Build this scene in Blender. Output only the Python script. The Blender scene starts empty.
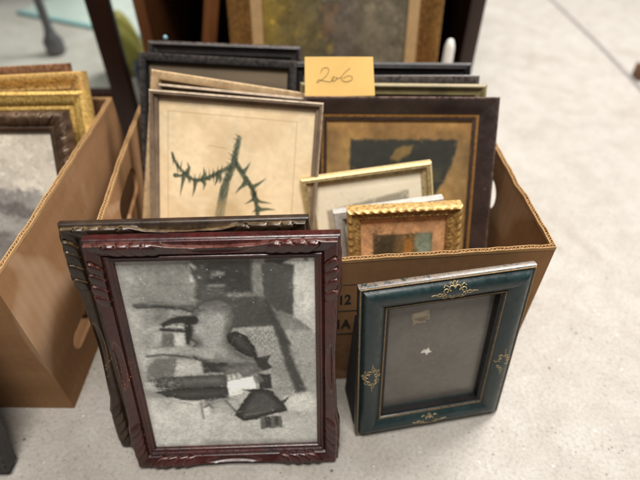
import bpy, bmesh, math, random
import numpy as np
from mathutils import Matrix, Vector

S = bpy.context.scene
C = S.collection
rad = math.radians
rng = np.random.default_rng(7)

# ------------------------------------------------------------------ camera
cam_d = bpy.data.cameras.new('camera')
cam = bpy.data.objects.new('camera', cam_d)
C.objects.link(cam)
cam.location = (0, 0, 0.6273)
cam.rotation_euler = (math.pi / 2 - 0.7541, 0, 0)
cam_d.sensor_width = 36
cam_d.lens = 36 * 508.3 / 640
cam_d.clip_start = 0.02
cam_d.clip_end = 200
cam_d.dof.use_dof = True
cam_d.dof.focus_distance = 0.53
cam_d.dof.aperture_fstop = 2.7
S.camera = cam

# ------------------------------------------------------------------ light of the hall
W = bpy.data.worlds.new('World')
S.world = W
W.use_nodes = True
W.node_tree.nodes['Background'].inputs['Color'].default_value = (0.93, 0.97, 1.0, 1)
W.node_tree.nodes['Background'].inputs['Strength'].default_value = 0.10


def area(name, loc, target, size, sizey, power, col):
    d = bpy.data.lights.new(name, 'AREA')
    d.shape = 'RECTANGLE'
    d.size, d.size_y = size, sizey
    d.energy = power
    d.color = col
    o = bpy.data.objects.new(name, d)
    C.objects.link(o)
    o.location = loc
    o.rotation_euler = (Vector(target) - Vector(loc)).to_track_quat('-Z', 'Y').to_euler()
    return o


area('skylight_behind', (1.5, 1.95, 3.2), (0.0, 0.4, 0), 1.0, 0.8, 168, (1.0, 0.98, 0.95))
area('skylight_overhead', (0.1, -0.35, 3.5), (0, 0.4, 0), 1.5, 1.0, 116, (1.0, 0.96, 0.90))

S.view_settings.view_transform = 'Standard'
S.view_settings.look = 'None'
S.view_settings.exposure = 0.50
S.view_settings.gamma = 1.0
S.render.resolution_x, S.render.resolution_y = 1024, 768


# ------------------------------------------------------------------ helpers
def lin(r, g, b):
    f = lambda c: (c / 255 / 12.92) if c / 255 <= 0.04045 else ((c / 255 + 0.055) / 1.055) ** 2.4
    return (f(r), f(g), f(b), 1)


class NT:
    def __init__(s, name):
        s.m = bpy.data.materials.new(name)
        s.m.use_nodes = True
        s.t = s.m.node_tree
        s.b = s.t.nodes['Principled BSDF']
        s.out = s.t.nodes['Material Output']
        s.co = s.t.nodes.new('ShaderNodeTexCoord').outputs['Object']

    def n(s, kind, **kw):
        nd = s.t.nodes.new(kind)
        for k, v in kw.items():
            if k[0] == '_':
                setattr(nd, k[1:], v)
            else:
                nd.inputs[k.replace('__', ' ')].default_value = v
        return nd

    def l(s, a, b):
        s.t.links.new(a, b)

    def noise(s, scale, detail=4, rough=0.55, stretch=None, dist=0.0):
        nd = s.n('ShaderNodeTexNoise', Scale=scale, Detail=detail, Roughness=rough, Distortion=dist)
        if stretch:
            mp = s.n('ShaderNodeMapping', Scale=stretch)
            s.l(s.co, mp.inputs[0])
            s.l(mp.outputs[0], nd.inputs['Vector'])
        else:
            s.l(s.co, nd.inputs['Vector'])
        return nd.outputs['Fac']

    def ramp(s, fac, stops):
        r = s.n('ShaderNodeValToRGB')
        el = r.color_ramp.elements
        el[0].position, el[0].color = stops[0]
        el[1].position, el[1].color = stops[-1]
        for p, c in stops[1:-1]:
            e = el.new(p)
            e.color = c
        s.l(fac, r.inputs[0])
        return r.outputs[0]

    def mix(s, fac, a, b, mode='MIX'):
        m = s.n('ShaderNodeMix', _data_type='RGBA', _blend_type=mode)
        for sock, v in ((m.inputs[0], fac), (m.inputs[6], a), (m.inputs[7], b)):
            if isinstance(v, (float, int, tuple)):
                sock.default_value = v
            else:
                s.l(v, sock)
        return m.outputs[2]

    def attr(s, name):
        return s.n('ShaderNodeAttribute', _attribute_name=name)

    def bump(s, h, strength=0.3, dist=0.001):
        b = s.n('ShaderNodeBump', Strength=strength, Distance=dist)
        s.l(h, b.inputs['Height'])
        s.l(b.outputs[0], s.b.inputs['Normal'])

    def set(s, **kw):
        for k, v in kw.items():
            i = s.b.inputs[k.replace('__', ' ')]
            if isinstance(v, (float, int, tuple)):
                i.default_value = v
            else:
                s.l(v, i)
        return s.m


BK, WH = (0, 0, 0, 1), (1, 1, 1, 1)


def mat_plain(name, col, rough=0.6, var=0.25, scale=60, metal=0.0, coat=0.0, bump=0.15):
    m = NT(name)
    f = m.noise(scale, 5)
    d = tuple(c * (1 - var) for c in col[:3]) + (1,)
    e = tuple(min(1, c * (1 + var)) for c in col[:3]) + (1,)
    m.set(Base__Color=m.ramp(f, [(0.3, d), (0.7, e)]), Roughness=rough, Metallic=metal)
    m.b.inputs['Coat Weight'].default_value = coat
    m.bump(m.noise(scale * 6, 3), bump, 0.0006)
    return m.m


def mat_wood(name, dark, light, rough=0.35, stretch=(1, 1, 0.08), scale=90, coat=0.0):
    m = NT(name)
    f = m.noise(scale, 6, 0.6, stretch)
    g = m.noise(9, 3)
    c = m.mix(m.ramp(g, [(0.35, BK), (0.65, WH)]), m.ramp(f, [(0.3, dark), (0.72, light)]), dark)
    m.set(Base__Color=m.mix(0.4, m.ramp(f, [(0.3, dark), (0.72, light)]), c), Roughness=rough)
    m.b.inputs['Coat Weight'].default_value = coat
    m.bump(f, 0.2, 0.0006)
    return m.m


def mat_worn(name, dark, light, worn, chips, rough=0.34, spec=0.5, chipscale=160, chiplevel=0.66, spot=None):
    """old varnished wood: the 'wear' attribute marks rubbed edges, noise makes chips"""
    m = NT(name)
    a = m.attr('wear').outputs['Fac']
    big = m.noise(24, 4, 0.6)
    fine = m.noise(chipscale, 5, 0.65)
    base = m.ramp(big, [(0.32, dark), (0.68, light)])
    ed = m.n('ShaderNodeMath', _operation='MULTIPLY')
    m.l(a, ed.inputs[0])
    m.l(m.ramp(fine, [(0.36, BK), (0.58, WH)]), ed.inputs[1])
    c = m.mix(ed.outputs[0], base, worn)
    patch = m.n('ShaderNodeMath', _operation='MULTIPLY')
    m.l(m.ramp(fine, [(chiplevel, BK), (chiplevel + 0.04, WH)]), patch.inputs[0])
    m.l(m.ramp(m.noise(30, 2), [(0.5, BK), (0.62, WH)]), patch.inputs[1])
    c = m.mix(patch.outputs[0], c, chips)
    if spot:                                   # one place where the varnish has flaked off
        sx = m.n('ShaderNodeSeparateXYZ')
        m.l(m.co, sx.inputs[0])
        cb = m.n('ShaderNodeCombineXYZ', Z=spot[1], X=spot[0])
        x2 = m.n('ShaderNodeCombineXYZ')
        m.l(sx.outputs[0], x2.inputs[0])
        m.l(sx.outputs[2], x2.inputs[2])
        ds = m.n('ShaderNodeVectorMath', _operation='DISTANCE')
        m.l(x2.outputs[0], ds.inputs[0])
        m.l(cb.outputs[0], ds.inputs[1])
        k = m.n('ShaderNodeMath', _operation='MULTIPLY')
        m.l(m.ramp(ds.outputs['Value'], [(spot[2] * .4, WH), (spot[2], BK)]), k.inputs[0])
        m.l(m.ramp(m.noise(300, 5, .75), [(.60, BK), (.63, WH)]), k.inputs[1])
        c = m.mix(k.outputs[0], c, chips)
    m.set(Base__Color=c, Roughness=m.ramp(fine, [(0.3, (rough - .1,) * 3 + (1,)), (0.7, (rough + .18,) * 3 + (1,))]))
    m.b.inputs['Specular IOR Level'].default_value = spec
    m.bump(fine, 0.25, 0.0005)
    return m.m


def mat_gilt(name, dark, gold, rough=0.38, metal=0.75, scale=220):
    m = NT(name)
    a = m.attr('wear').outputs['Fac']
    f = m.noise(scale, 5, 0.6)
    base = m.ramp(f, [(0.33, dark), (0.62, gold)])
    c = m.mix(a, base, tuple(min(1, x * 1.3) for x in gold[:3]) + (1,))
    m.set(Base__Color=c, Roughness=rough, Metallic=metal)
    m.bump(f, 0.3, 0.0006)
    return m.m


def mat_card(name, a, b, worn=None):
    m = NT(name)
    f = m.noise(14, 5, 0.6)
    g = m.noise(420, 3, 0.6, (1, 1, 0.25))
    st = m.noise(3.5, 3, 0.5, (1, 1, 9))
    c = m.mix(m.ramp(g, [(0.3, BK), (0.7, WH)]), m.ramp(f, [(0.3, a), (0.7, b)]), b)
    c = m.mix(0.5, c, m.ramp(st, [(0.35, a), (0.65, b)]))
    if worn:
        # pale rubbed patches and streaks, dark greasy marks, thin crease lines
        k = m.n('ShaderNodeMath', _operation='MULTIPLY')
        m.l(m.ramp(m.noise(11, 4, 0.65), [(0.56, BK), (0.76, (.5, .5, .5, 1))]), k.inputs[0])
        m.l(m.ramp(m.noise(70, 5, 0.7, (1, 1, .35)), [(0.42, BK), (0.64, WH)]), k.inputs[1])
        c = m.mix(k.outputs[0], c, worn)
        c = m.mix(m.ramp(m.noise(16, 6, 0.75, None, .8), [(0.58, BK), (0.74, (.35, .35, .35, 1))]), c, tuple(x * .55 for x in a[:3]) + (1,))
        w = m.n('ShaderNodeTexWave', Scale=1.4, Distortion=14.0, Detail=3.0, _wave_type='BANDS', _bands_direction='DIAGONAL')
        m.l(m.co, w.inputs['Vector'])
        c = m.mix(m.ramp(w.outputs['Fac'], [(0.985, BK), (1.0, (.6, .6, .6, 1))]), c, worn)
    # faint washboard of the flutes under the liner
    fl_ = m.n('ShaderNodeTexWave', Scale=42.0, Distortion=0.5, Detail=1.0, _wave_type='BANDS', _bands_direction='DIAGONAL')
    mp = m.n('ShaderNodeMapping', Scale=(1, 1, 0))
    m.l(m.co, mp.inputs[0])
    m.l(mp.outputs[0], fl_.inputs['Vector'])
    c = m.mix(m.ramp(fl_.outputs['Fac'], [(.0, BK), (1.0, (.14, .14, .14, 1))]), c, a)
    ad = m.n('ShaderNodeMath', _operation='MULTIPLY_ADD')
    m.l(fl_.outputs['Fac'], ad.inputs[0])
    ad.inputs[1].default_value = .35
    m.l(m.noise(140, 4, .6), ad.inputs[2])
    m.set(Base__Color=c, Roughness=0.95)
    m.b.inputs['Specular IOR Level'].default_value = 0.06
    m.bump(ad.outputs[0], 0.15, 0.0008)
    return m.m


def mat_art(name, rough=0.55, coat=0.0, grain=0.0, spec=0.2):
    m = NT(name)
    c = m.attr('Col').outputs['Color']
    if grain:
        f = m.noise(900, 3, 0.7)
        c = m.mix(grain, c, m.mix(1.0, c, m.ramp(f, [(0.3, (.45, .45, .45, 1)), (0.7, (1.5, 1.5, 1.5, 1))]), 'MULTIPLY'))
    m.set(Base__Color=c, Roughness=rough)
    m.b.inputs['Coat Weight'].default_value = coat
    m.b.inputs['Coat Roughness'].default_value = 0.08
    m.b.inputs['Specular IOR Level'].default_value = spec
    return m.m


def mat_glass(name, tint=(1, 1, 1, 1), rough=0.06):
    m = NT(name)
    m.t.nodes.remove(m.b)
    tr = m.n('ShaderNodeBsdfTransparent', Color=tint)
    gl = m.n('ShaderNodeBsdfGlossy', Roughness=rough)
    ge = m.n('ShaderNodeNewGeometry')
    dt = m.n('ShaderNodeVectorMath', _operation='DOT_PRODUCT')
    m.l(ge.outputs['Normal'], dt.inputs[0])
    m.l(ge.outputs['Incoming'], dt.inputs[1])
    ab = m.n('ShaderNodeMath', _operation='ABSOLUTE')
    m.l(dt.outputs['Value'], ab.inputs[0])
    iv = m.n('ShaderNodeMath', _operation='SUBTRACT')
    iv.inputs[0].default_value = 1
    m.l(ab.outputs[0], iv.inputs[1])
    pw_ = m.n('ShaderNodeMath', _operation='POWER')
    m.l(iv.outputs[0], pw_.inputs[0])
    pw_.inputs[1].default_value = 5
    fr = m.n('ShaderNodeMath', _operation='MULTIPLY_ADD')      # Schlick, the same from both sides
    m.l(pw_.outputs[0], fr.inputs[0])
    fr.inputs[1].default_value = .7
    fr.inputs[2].default_value = .022
    mx = m.n('ShaderNodeMixShader')
    m.l(fr.outputs[0], mx.inputs[0])
    m.l(tr.outputs[0], mx.inputs[1])
    m.l(gl.outputs[0], mx.inputs[2])
    m.l(mx.outputs[0], m.out.inputs[0])
    return m.m


# ---- objects
def link_obj(name, mesh, parent=None, mat=None):
    o = bpy.data.objects.new(name, mesh)
    C.objects.link(o)
    if mat:
        mesh.materials.append(mat)
    if parent:
        o.parent = parent
    return o


def mesh_of(name, verts, faces, sharp=None, smooth=False):
    me = bpy.data.meshes.new(name)
    me.from_pydata([tuple(map(float, v)) for v in verts], [], [tuple(map(int, f)) for f in faces])
    me.validate()
    if smooth or sharp:
        for p in me.polygons:
            p.use_smooth = True
        if sharp:
            me.set_sharp_from_angle(angle=rad(sharp))
    me.update()
    return me


def bm_obj(name, bm, mat, parent=None, smooth=False, sharp=40):
    bmesh.ops.recalc_face_normals(bm, faces=bm.faces)
    me = bpy.data.meshes.new(name)
    bm.to_mesh(me)
    bm.free()
    if smooth:
        for p in me.polygons:
            p.use_smooth = True
        me.set_sharp_from_angle(angle=rad(sharp))
    return link_obj(name, me, parent, mat)


def add_box(bm, x0, x1, y0, y1, z0, z1, bevel=0.0, mtx=None):
    r = bmesh.ops.create_cube(bm, size=1)
    vs = r['verts']
    for v in vs:
        v.co = Vector((x0 + (v.co.x + .5) * (x1 - x0), y0 + (v.co.y + .5) * (y1 - y0), z0 + (v.co.z + .5) * (z1 - z0)))
    if bevel:
        es = list({e for v in vs for e in v.link_edges})
        rr = bmesh.ops.bevel(bm, geom=es, offset=bevel, segments=2, profile=0.6, affect='EDGES')
        vs = list({v for f in rr['faces'] for v in f.verts} | {v for v in vs if v.is_valid})
    if mtx:
        for v in vs:
            v.co = mtx @ v.co
    return vs


def box_obj(name, dims, mat, parent=None, bevel=0.0015, mtx=None):
    bm = bmesh.new()
    add_box(bm, *dims, bevel=bevel, mtx=mtx)
    return bm_obj(name, bm, mat, parent, smooth=True)


def tube(bm, pts, r, n=7, taper=None):
    pts = [Vector(p) for p in pts]
    rings = []
    for i, p in enumerate(pts):
        t = (pts[min(i + 1, len(pts) - 1)] - pts[max(i - 1, 0)]).normalized()
        a = t.cross(Vector((0, 1, 0)))
        if a.length < 1e-3:
            a = t.cross(Vector((1, 0, 0)))
        a.normalize()
        b = t.cross(a)
        rr = r if taper is None else r * taper(i / (len(pts) - 1))
        rings.append([bm.verts.new(p + rr * (math.cos(k * 2 * math.pi / n) * a + math.sin(k * 2 * math.pi / n) * b)) for k in range(n)])
    for q in range(len(rings) - 1):
        for k in range(n):
            bm.faces.new((rings[q][k], rings[q][(k + 1) % n], rings[q + 1][(k + 1) % n], rings[q + 1][k]))
    bm.faces.new(rings[0])
    bm.faces.new(rings[-1])


def lathe(bm, prof, n=24, c=(0, 0)):
    rings = [[bm.verts.new((c[0] + r * math.cos(k * 2 * math.pi / n), c[1] + r * math.sin(k * 2 * math.pi / n), z)) for k in range(n)] for r, z in prof]
    for q in range(len(rings) - 1):
        for k in range(n):
            bm.faces.new((rings[q][k], rings[q][(k + 1) % n], rings[q + 1][(k + 1) % n], rings[q + 1][k]))
    bm.faces.new(rings[0])
    bm.faces.new(rings[-1])


def tag(o, label, cat, group=None, kind=None):
    if label:
        o['label'] = label
    if cat:
        o['category'] = cat
    if group:
        o['group'] = group
    if kind:
        o['kind'] = kind
    return o


def empty(name, mtx):
    o = bpy.data.objects.new(name, None)
    C.objects.link(o)
    o.empty_display_size = 0.05
    o.matrix_world = mtx
    return o


def pose(x, y, yaw, lean, a0=0.0, b0=0.0, roll=0.0):
    """matrix of a board leaning back: foot line through (x, y) on z = 0, base moved (a0, b0) within its plane"""
    m = Matrix.Translation((x, y, 0)) @ Matrix.Rotation(yaw, 4, 'Z') @ Matrix.Rotation(-lean, 4, 'X')
    return m @ Matrix.Translation((a0, 0, b0)) @ Matrix.Rotation(-roll, 4, 'Y')


# ------------------------------------------------------------------ printed pictures
def fbm(h, w, cell, octaves=4, seed=0, gain=0.5):
    r = np.random.default_rng(seed)
    out = np.zeros((h, w))
    amp, tot = 1.0, 0.0
    cy, cx = (cell if isinstance(cell, tuple) else (cell, cell))
    for _ in range(octaves):
        gh, gw = int(h / cy) + 3, int(w / cx) + 3
        g = r.random((gh, gw))
        yy, xx = np.arange(h) / cy, np.arange(w) / cx
        iy, ix = yy.astype(int), xx.astype(int)
        fy, fx = (yy - iy)[:, None], (xx - ix)[None]
        fy, fx = fy * fy * (3 - 2 * fy), fx * fx * (3 - 2 * fx)
        v = (g[iy][:, ix] * (1 - fy) * (1 - fx) + g[iy + 1][:, ix] * fy * (1 - fx) + g[iy][:, ix + 1] * (1 - fy) * fx + g[iy + 1][:, ix + 1] * fy * fx)
        out += amp * v
        tot += amp
        amp *= gain
        cy, cx = max(cy / 2, 1), max(cx / 2, 1)
    return out / tot - 0.5


class Art:
    """a small painted or printed picture, u to the right and v downward, both 0 to 1; values are sRGB 0-255"""

    def __init__(s, w, h, col, aspect=1.0):
        s.w, s.h, s.k = w, h, aspect          # aspect = height / width
        s.a = np.ones((h, w, 3)) * np.array(col, float)
        s.u = (np.arange(w) / (w - 1))[None].repeat(h, 0)
        s.v = (np.arange(h) / (h - 1))[:, None].repeat(w, 1)

    def blend(s, m, col):
        s.a = s.a * (1 - m[..., None]) + np.array(col if hasattr(col, '__len__') else (col,) * 3, float) * m[..., None]

    def blur(s, n=1):
        for _ in range(n):
            p = np.pad(s.a, ((1, 1), (1, 1), (0, 0)), 'edge')
            s.a = (p[:-2, 1:-1] + p[2:, 1:-1] + p[1:-1, :-2] + p[1:-1, 2:] + 2 * p[1:-1, 1:-1]) / 6

    def poly(s, pts, col, soft=0.01, alpha=1.0, jag=0.0, seed=1, round_=0):
        P = [(p[0], p[1] * s.k) for p in pts]
        x, y = s.u, s.v * s.k
        if jag:
            x = x + jag * fbm(s.h, s.w, 9, 3, seed)
            y = y + jag * fbm(s.h, s.w, 9, 3, seed + 50)
        d = np.full(x.shape, 9.0)
        inside = np.zeros(x.shape, bool)
        for i in range(len(P)):
            (x0, y0), (x1, y1) = P[i - 1], P[i]
            ex, ey = x1 - x0, y1 - y0
            t = np.clip(((x - x0) * ex + (y - y0) * ey) / (ex * ex + ey * ey + 1e-12), 0, 1)
            d = np.minimum(d, np.hypot(x - x0 - t * ex, y - y0 - t * ey))
            c = (y0 > y) != (y1 > y)
            xi = x0 + (y - y0) * ex / (ey if abs(ey) > 1e-12 else 1e-12)
            inside ^= c & (x < xi)
        sd = np.where(inside, d, -d)
        if round_:
            col = np.array(col, float) + round_ * (np.clip(sd / .045, 0, 1)[..., None] - .35)
        s.blend(np.clip(sd / soft + 0.5, 0, 1) * alpha, col)

    def line(s, pts, w0, w1, col, soft=0.004, alpha=1.0):
        r = max(w0, w1) + soft
        us, vs = [p[0] for p in pts], [p[1] for p in pts]
        i0, i1 = max(0, int((min(us) - r) * (s.w - 1))), min(s.w, int((max(us) + r) * (s.w - 1)) + 2)
        j0, j1 = max(0, int((min(vs) - r / s.k) * (s.h - 1))), min(s.h, int((max(vs) + r / s.k) * (s.h - 1)) + 2)
        if i1 <= i0 or j1 <= j0:
            return
        x, y = s.u[j0:j1, i0:i1], s.v[j0:j1, i0:i1] * s.k
        best = np.full(x.shape, -9.0)
        n = len(pts) - 1
        for i in range(n):
            x0, y0, x1, y1 = pts[i][0], pts[i][1] * s.k, pts[i + 1][0], pts[i + 1][1] * s.k
            ex, ey = x1 - x0, y1 - y0
            t = np.clip(((x - x0) * ex + (y - y0) * ey) / (ex * ex + ey * ey + 1e-12), 0, 1)
            w = w0 + (w1 - w0) * (i + t) / n
            best = np.maximum(best, w - np.hypot(x - x0 - t * ex, y - y0 - t * ey))
        m = (np.clip(best / soft + 0.5, 0, 1) * alpha)[..., None]
        s.a[j0:j1, i0:i1] = s.a[j0:j1, i0:i1] * (1 - m) + np.array(col if hasattr(col, '__len__') else (col,) * 3, float) * m

    def dabs(s, n, size, spread, seed, reach=.012, alpha=.5, ang=None):
        """many small strokes in tones picked up nearby: breaks flat areas and hard outlines into picture grain"""
        r = np.random.default_rng(seed)
        for _ in range(n):
            u, v = r.random(2)
            pu, pv = np.clip(u + reach * r.normal(), 0, 1), np.clip(v + reach * r.normal() / s.k, 0, 1)
            c = s.a[int(pv * (s.h - 1)), int(pu * (s.w - 1))] * (1 + spread * r.normal()) + spread * 14 * r.normal()
            an = r.random() * 6.28 if ang is None else ang + .5 * r.normal()
            ln = size * (.5 + 1.5 * r.random())
            s.line([(u, v), (u + ln * math.cos(an), v + ln * math.sin(an) / s.k)], size * (.25 + .35 * r.random()), size * .15, np.clip(c, 12, 250), size * .6, alpha)

    def noise(s, amp, cell, seed=0, octaves=4):
        s.a *= 1 + amp * 2 * fbm(s.h, s.w, cell, octaves, seed)[..., None]

    def tone(s, m, col):
        s.blend(np.clip(m, 0, 1), col)

    def obj(s, name, x0, x1, z0, z1, y, mat, parent):
        vx = x0 + (x1 - x0) * s.u
        vz = z1 + (z0 - z1) * s.v
        n = s.w * s.h
        co = np.stack([vx, np.full_like(vx, y), vz], -1).reshape(n, 3)
        idx = np.arange(n).reshape(s.h, s.w)
        q = np.stack([idx[:-1, :-1], idx[1:, :-1], idx[1:, 1:], idx[:-1, 1:]], -1).reshape(-1, 4)
        # back of the sheet, so that it has a thickness
        b = np.array([[x0, y + .0004, z1], [x0, y + .0004, z0], [x1, y + .0004, z0], [x1, y + .0004, z1]])
        me = bpy.data.meshes.new(name)
        faces = [tuple(f) for f in q.tolist()] + [(n + 3, n + 2, n + 1, n)]
        me.from_pydata(np.vstack([co, b]).tolist(), [], faces)
        c = np.clip(s.a / 255, 0, 1)
        c = np.where(c <= 0.04045, c / 12.92, ((c + 0.055) / 1.055) ** 2.4).reshape(n, 3)
        c = np.vstack([c, np.full((4, 3), .2)])
        at = me.color_attributes.new('Col', 'FLOAT_COLOR', 'POINT')
        at.data.foreach_set('color', np.hstack([c, np.ones((n + 4, 1))]).ravel())
        me.update()
        return link_obj(name, me, parent, mat)


# ------------------------------------------------------------------ frames
def densify(prof, d):
    out = [prof[0]]
    for p, q in zip(prof[:-1], prof[1:]):
        n = max(1, int(math.hypot(q[0] - p[0], q[1] - p[1]) / d)) if .002 < (p[0] + q[0]) / 2 < .019 else 1
        out += [(p[0] + (q[0] - p[0]) * k / n, p[1] + (q[1] - p[1]) * k / n) for k in range(1, n + 1)]
    return out


def moulding(name, Wd, L, prof, mat, parent, disp=None, step=0.004, sharp=38, dense=0.0):
    """mitred frame rails; prof = [(u inward, y depth)], disp(side, s, length, u, y) -> du, dy, wear (numpy)"""
    if dense:
        prof = densify(prof, dense)
    pu = np.array([p[0] for p in prof], float)
    py = np.array([p[1] for p in prof], float)
    verts, faces, wear = [], [], []
    for side in range(4):
        ln = Wd if side in (0, 2) else L
        n = max(2, int(ln / step))
        tau = np.linspace(0, 1, n + 1)[:, None]
        u = np.repeat(pu[None], n + 1, 0)
        y = np.repeat(py[None], n + 1, 0)
        sdist = np.repeat(tau * ln, len(pu), 1)
        w = np.zeros_like(u)
        if disp:
            du, dy, w = disp(side, sdist, ln, u, y)
            uo = u
            u, y = u + du, y + dy
            along = uo + tau * (ln - 2 * uo)
        else:
            along = u + tau * (ln - 2 * u)
        if side == 0:      # bottom
            x, z = along, u
        elif side == 2:    # top
            x, z = Wd - along, L - u
        elif side == 1:    # right
            x, z = Wd - u, along
        else:              # left
            x, z = u, L - along
        base = sum(len(v) for v in verts)
        verts.append(np.stack([x, y, z], -1).reshape(-1, 3))
        wear.append(w.reshape(-1))
        m = len(pu)
        for i in range(n):
            for j in range(m):
                k = (j + 1) % m
                faces.append((base + i * m + j, base + (i + 1) * m + j, base + (i + 1) * m + k, base + i * m + k))
    v = np.vstack(verts)
    me = bpy.data.meshes.new(name)
    me.from_pydata(v.tolist(), [], faces)
    at = me.attributes.new('wear', 'FLOAT', 'POINT')
    at.data.foreach_set('value', np.concatenate(wear))
    bm = bmesh.new()
    bm.from_mesh(me)
    bmesh.ops.recalc_face_normals(bm, faces=bm.faces)
    bm.to_mesh(me)
    bm.free()
    for p in me.polygons:
        p.use_smooth = True
    me.set_sharp_from_angle(angle=rad(sharp))
    me.update()
    return link_obj(name, me, parent, mat)


def sstep(x, a, b):
    t = np.clip((x - a) / (b - a), 0, 1)
    return t * t * (3 - 2 * t)


def carved(seed, lobes, amp, scal, front_only_top=True, zone=(0.0036, 0.0166), tdepth=0.0055):
    """lobed leaf carving near each corner and a scooped outline between; lobes = [(distance, half length, half width)]"""
    r = np.random.default_rng(seed)
    jit = r.normal(0, .0006, (4, 2, len(lobes)))

    def disp(side, s, ln, u, y):
        du, dy, w = np.zeros_like(u), np.zeros_like(u), np.zeros_like(u)
        d = np.minimum(s, ln - s)
        far = s > ln / 2
        uc = (zone[0] + zone[1]) / 2 + .0004
        inz = sstep(u, zone[0] - .002, zone[0] + .0008) * (1 - sstep(u, zone[1] - .001, zone[1] + .001))
        front = (y < tdepth)
        best, groove = np.zeros_like(u), np.zeros_like(u)
        for h in (0, 1):
            selh = far if h else ~far
            for i, (c, hl, hw) in enumerate(lobes):
                cc = c + jit[side, h, i]
                q = ((d - cc) / hl) ** 2 + np.abs((u - uc) / hw) ** 3.2
                t_ = 1 - np.clip((d - cc + hl) / (2 * hl), 0, 1)
                dome = np.where(q < 1, (.25 + .75 * t_) * np.clip(1 - q, 0, 1) ** .26, 0)
                m = selh & front
                best = np.maximum(best, np.where(m, dome, 0))
                groove = np.maximum(groove, np.where(m, np.exp(-((q - 1.14) / .14) ** 2) * (d < cc), 0))
                w = np.maximum(w, np.where(m, inz * np.exp(-((q - .90) / .08) ** 2) * (d < cc - hl * .1) * .8, 0))
                # lobes stand out at the silhouette
                out = np.exp(-((d - cc) / (hl * .75)) ** 2) * (1 - sstep(u, .001, .009))
                du -= np.where(selh, .0016 * out * (front if (side in (0, 2) and front_only_top) else 1), 0)
        dy += inz * amp * (-best + .7 * groove * (best < .05))
        last = lobes[-1][0] + lobes[-1][1]
        mid = sstep(d, last - .004, last + .016)
        wave = scal * (mid * (1 + .35 * np.cos((s / ln - .5) * 2 * math.pi * 2)) * .75)
        fall = 1 - sstep(u, .002, .012)
        if side in (0, 2) and front_only_top:
            du += wave * fall * front
        else:
            du += wave * fall
        # a long shallow scoop in the middle of the rail
        q = ((s - ln * .48) / .035) ** 2 + ((u - uc + .001) / .006) ** 2
        dy += np.where(front, inz * amp * .7 * np.clip(1 - q, 0, 1), 0)
        w = np.maximum(w, np.where(front, inz * np.exp(-((q - 1) / .12) ** 2) * .5, 0))
        # rubbed outer edge
        w = np.maximum(w, np.exp(-((u - .0038) / .0008) ** 2) * front * .4)
        ends = sstep(d, 0, .006)
        return du * ends, dy * ends, w
    return disp


def pane(name, x0, x1, z0, z1, y, mat, parent, t=0.0016):
    return box_obj(name, (x0, x1, y, y + t, z0, z1), mat, parent, bevel=0)


# ================================================================== materials
M_glass = mat_glass('clear_picture_glass')
M_kraft = mat_card('kraft_board', lin(126, 92, 62), lin(148, 112, 80), lin(172, 142, 114))
M_fluting = mat_card('fluting_paper', lin(140, 106, 70), lin(172, 138, 98))
M_backing = mat_plain('old_brown_backing', lin(92, 72, 52), 0.9, 0.3, 30)
M_darkback = mat_plain('black_back_and_shade', lin(34, 28, 26), 0.95, 0.3, 60)  # green frame's backing board, and the wedge that stands in for shade
M_ink = mat_plain('printing_ink', lin(32, 26, 22), 0.8, 0.2, 90)
M_mahog = mat_worn('worn_mahogany_varnish', lin(34, 11, 10), lin(64, 20, 16), lin(122, 82, 68), lin(165, 108, 66), 0.26, 0.6, 150, 0.70, spot=(.010, .150, .026))
M_oldoak = mat_worn('blackened_carved_wood', lin(28, 19, 13), lin(60, 43, 29), lin(128, 104, 70), lin(150, 116, 66), 0.34, 0.5, 130, 0.70, spot=(.010, .135, .026))
M_walnut = mat_worn('dark_walnut', lin(48, 34, 25), lin(86, 64, 46), lin(140, 116, 88), lin(120, 96, 70), 0.4)
M_gilt = mat_gilt('rubbed_gilding', lin(112, 82, 46), lin(190, 154, 92), .5, .3)
M_gilt_pale = mat_gilt('pale_gilding', lin(168, 124, 62), lin(236, 198, 116), 0.42, 0.35)
M_gilt_old = mat_gilt('brown_gilding', lin(92, 62, 32), lin(160, 116, 62), 0.45, 0.55)
M_champ = mat_gilt('champagne_paint', lin(150, 128, 88), lin(196, 174, 126), 0.5, 0.25)
M_green = mat_worn('dark_teal_leather', lin(14, 30, 31), lin(25, 44, 45), lin(92, 78, 66), lin(150, 112, 80), 0.33, 0.5, 170, 0.74)
M_orn = mat_gilt('stamped_gold', lin(104, 88, 62), lin(176, 154, 112), 0.5, 0.35, 500)
M_bead_line = mat_gilt('rubbed_beading', lin(84, 66, 44), lin(150, 122, 82), 0.5, 0.3, 500)
M_black = mat_worn('black_lacquer', lin(14, 12, 13), lin(25, 23, 24), lin(80, 73, 68), lin(90, 82, 76), 0.42, 0.3)
M_ebony = mat_worn('dull_ebony', lin(26, 21, 21), lin(42, 35, 33), lin(110, 98, 90), lin(98, 84, 76), 0.42)
M_umber = mat_worn('umber_stained_wood', lin(36, 25, 22), lin(58, 42, 37), lin(120, 96, 84), lin(110, 90, 80), 0.4)
M_drift = mat_worn('grey_weathered_wood', lin(96, 78, 62), lin(142, 122, 100), lin(176, 158, 134), lin(170, 150, 128), 0.6)
M_tan = mat_worn('tan_bare_wood', lin(134, 104, 70), lin(184, 152, 110), lin(206, 180, 140), lin(180, 150, 110), 0.6)
M_olive = mat_worn('olive_gold_paint', lin(84, 74, 48), lin(126, 112, 74), lin(160, 142, 100), lin(140, 122, 86), 0.5)
M_silver = mat_worn('silver_grey_paint', lin(130, 126, 120), lin(166, 162, 154), lin(196, 192, 186), lin(150, 146, 138), 0.45)
M_cab = mat_wood('dark_cabinet_wood', lin(30, 13, 8), lin(56, 27, 16), 0.4)
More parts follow.
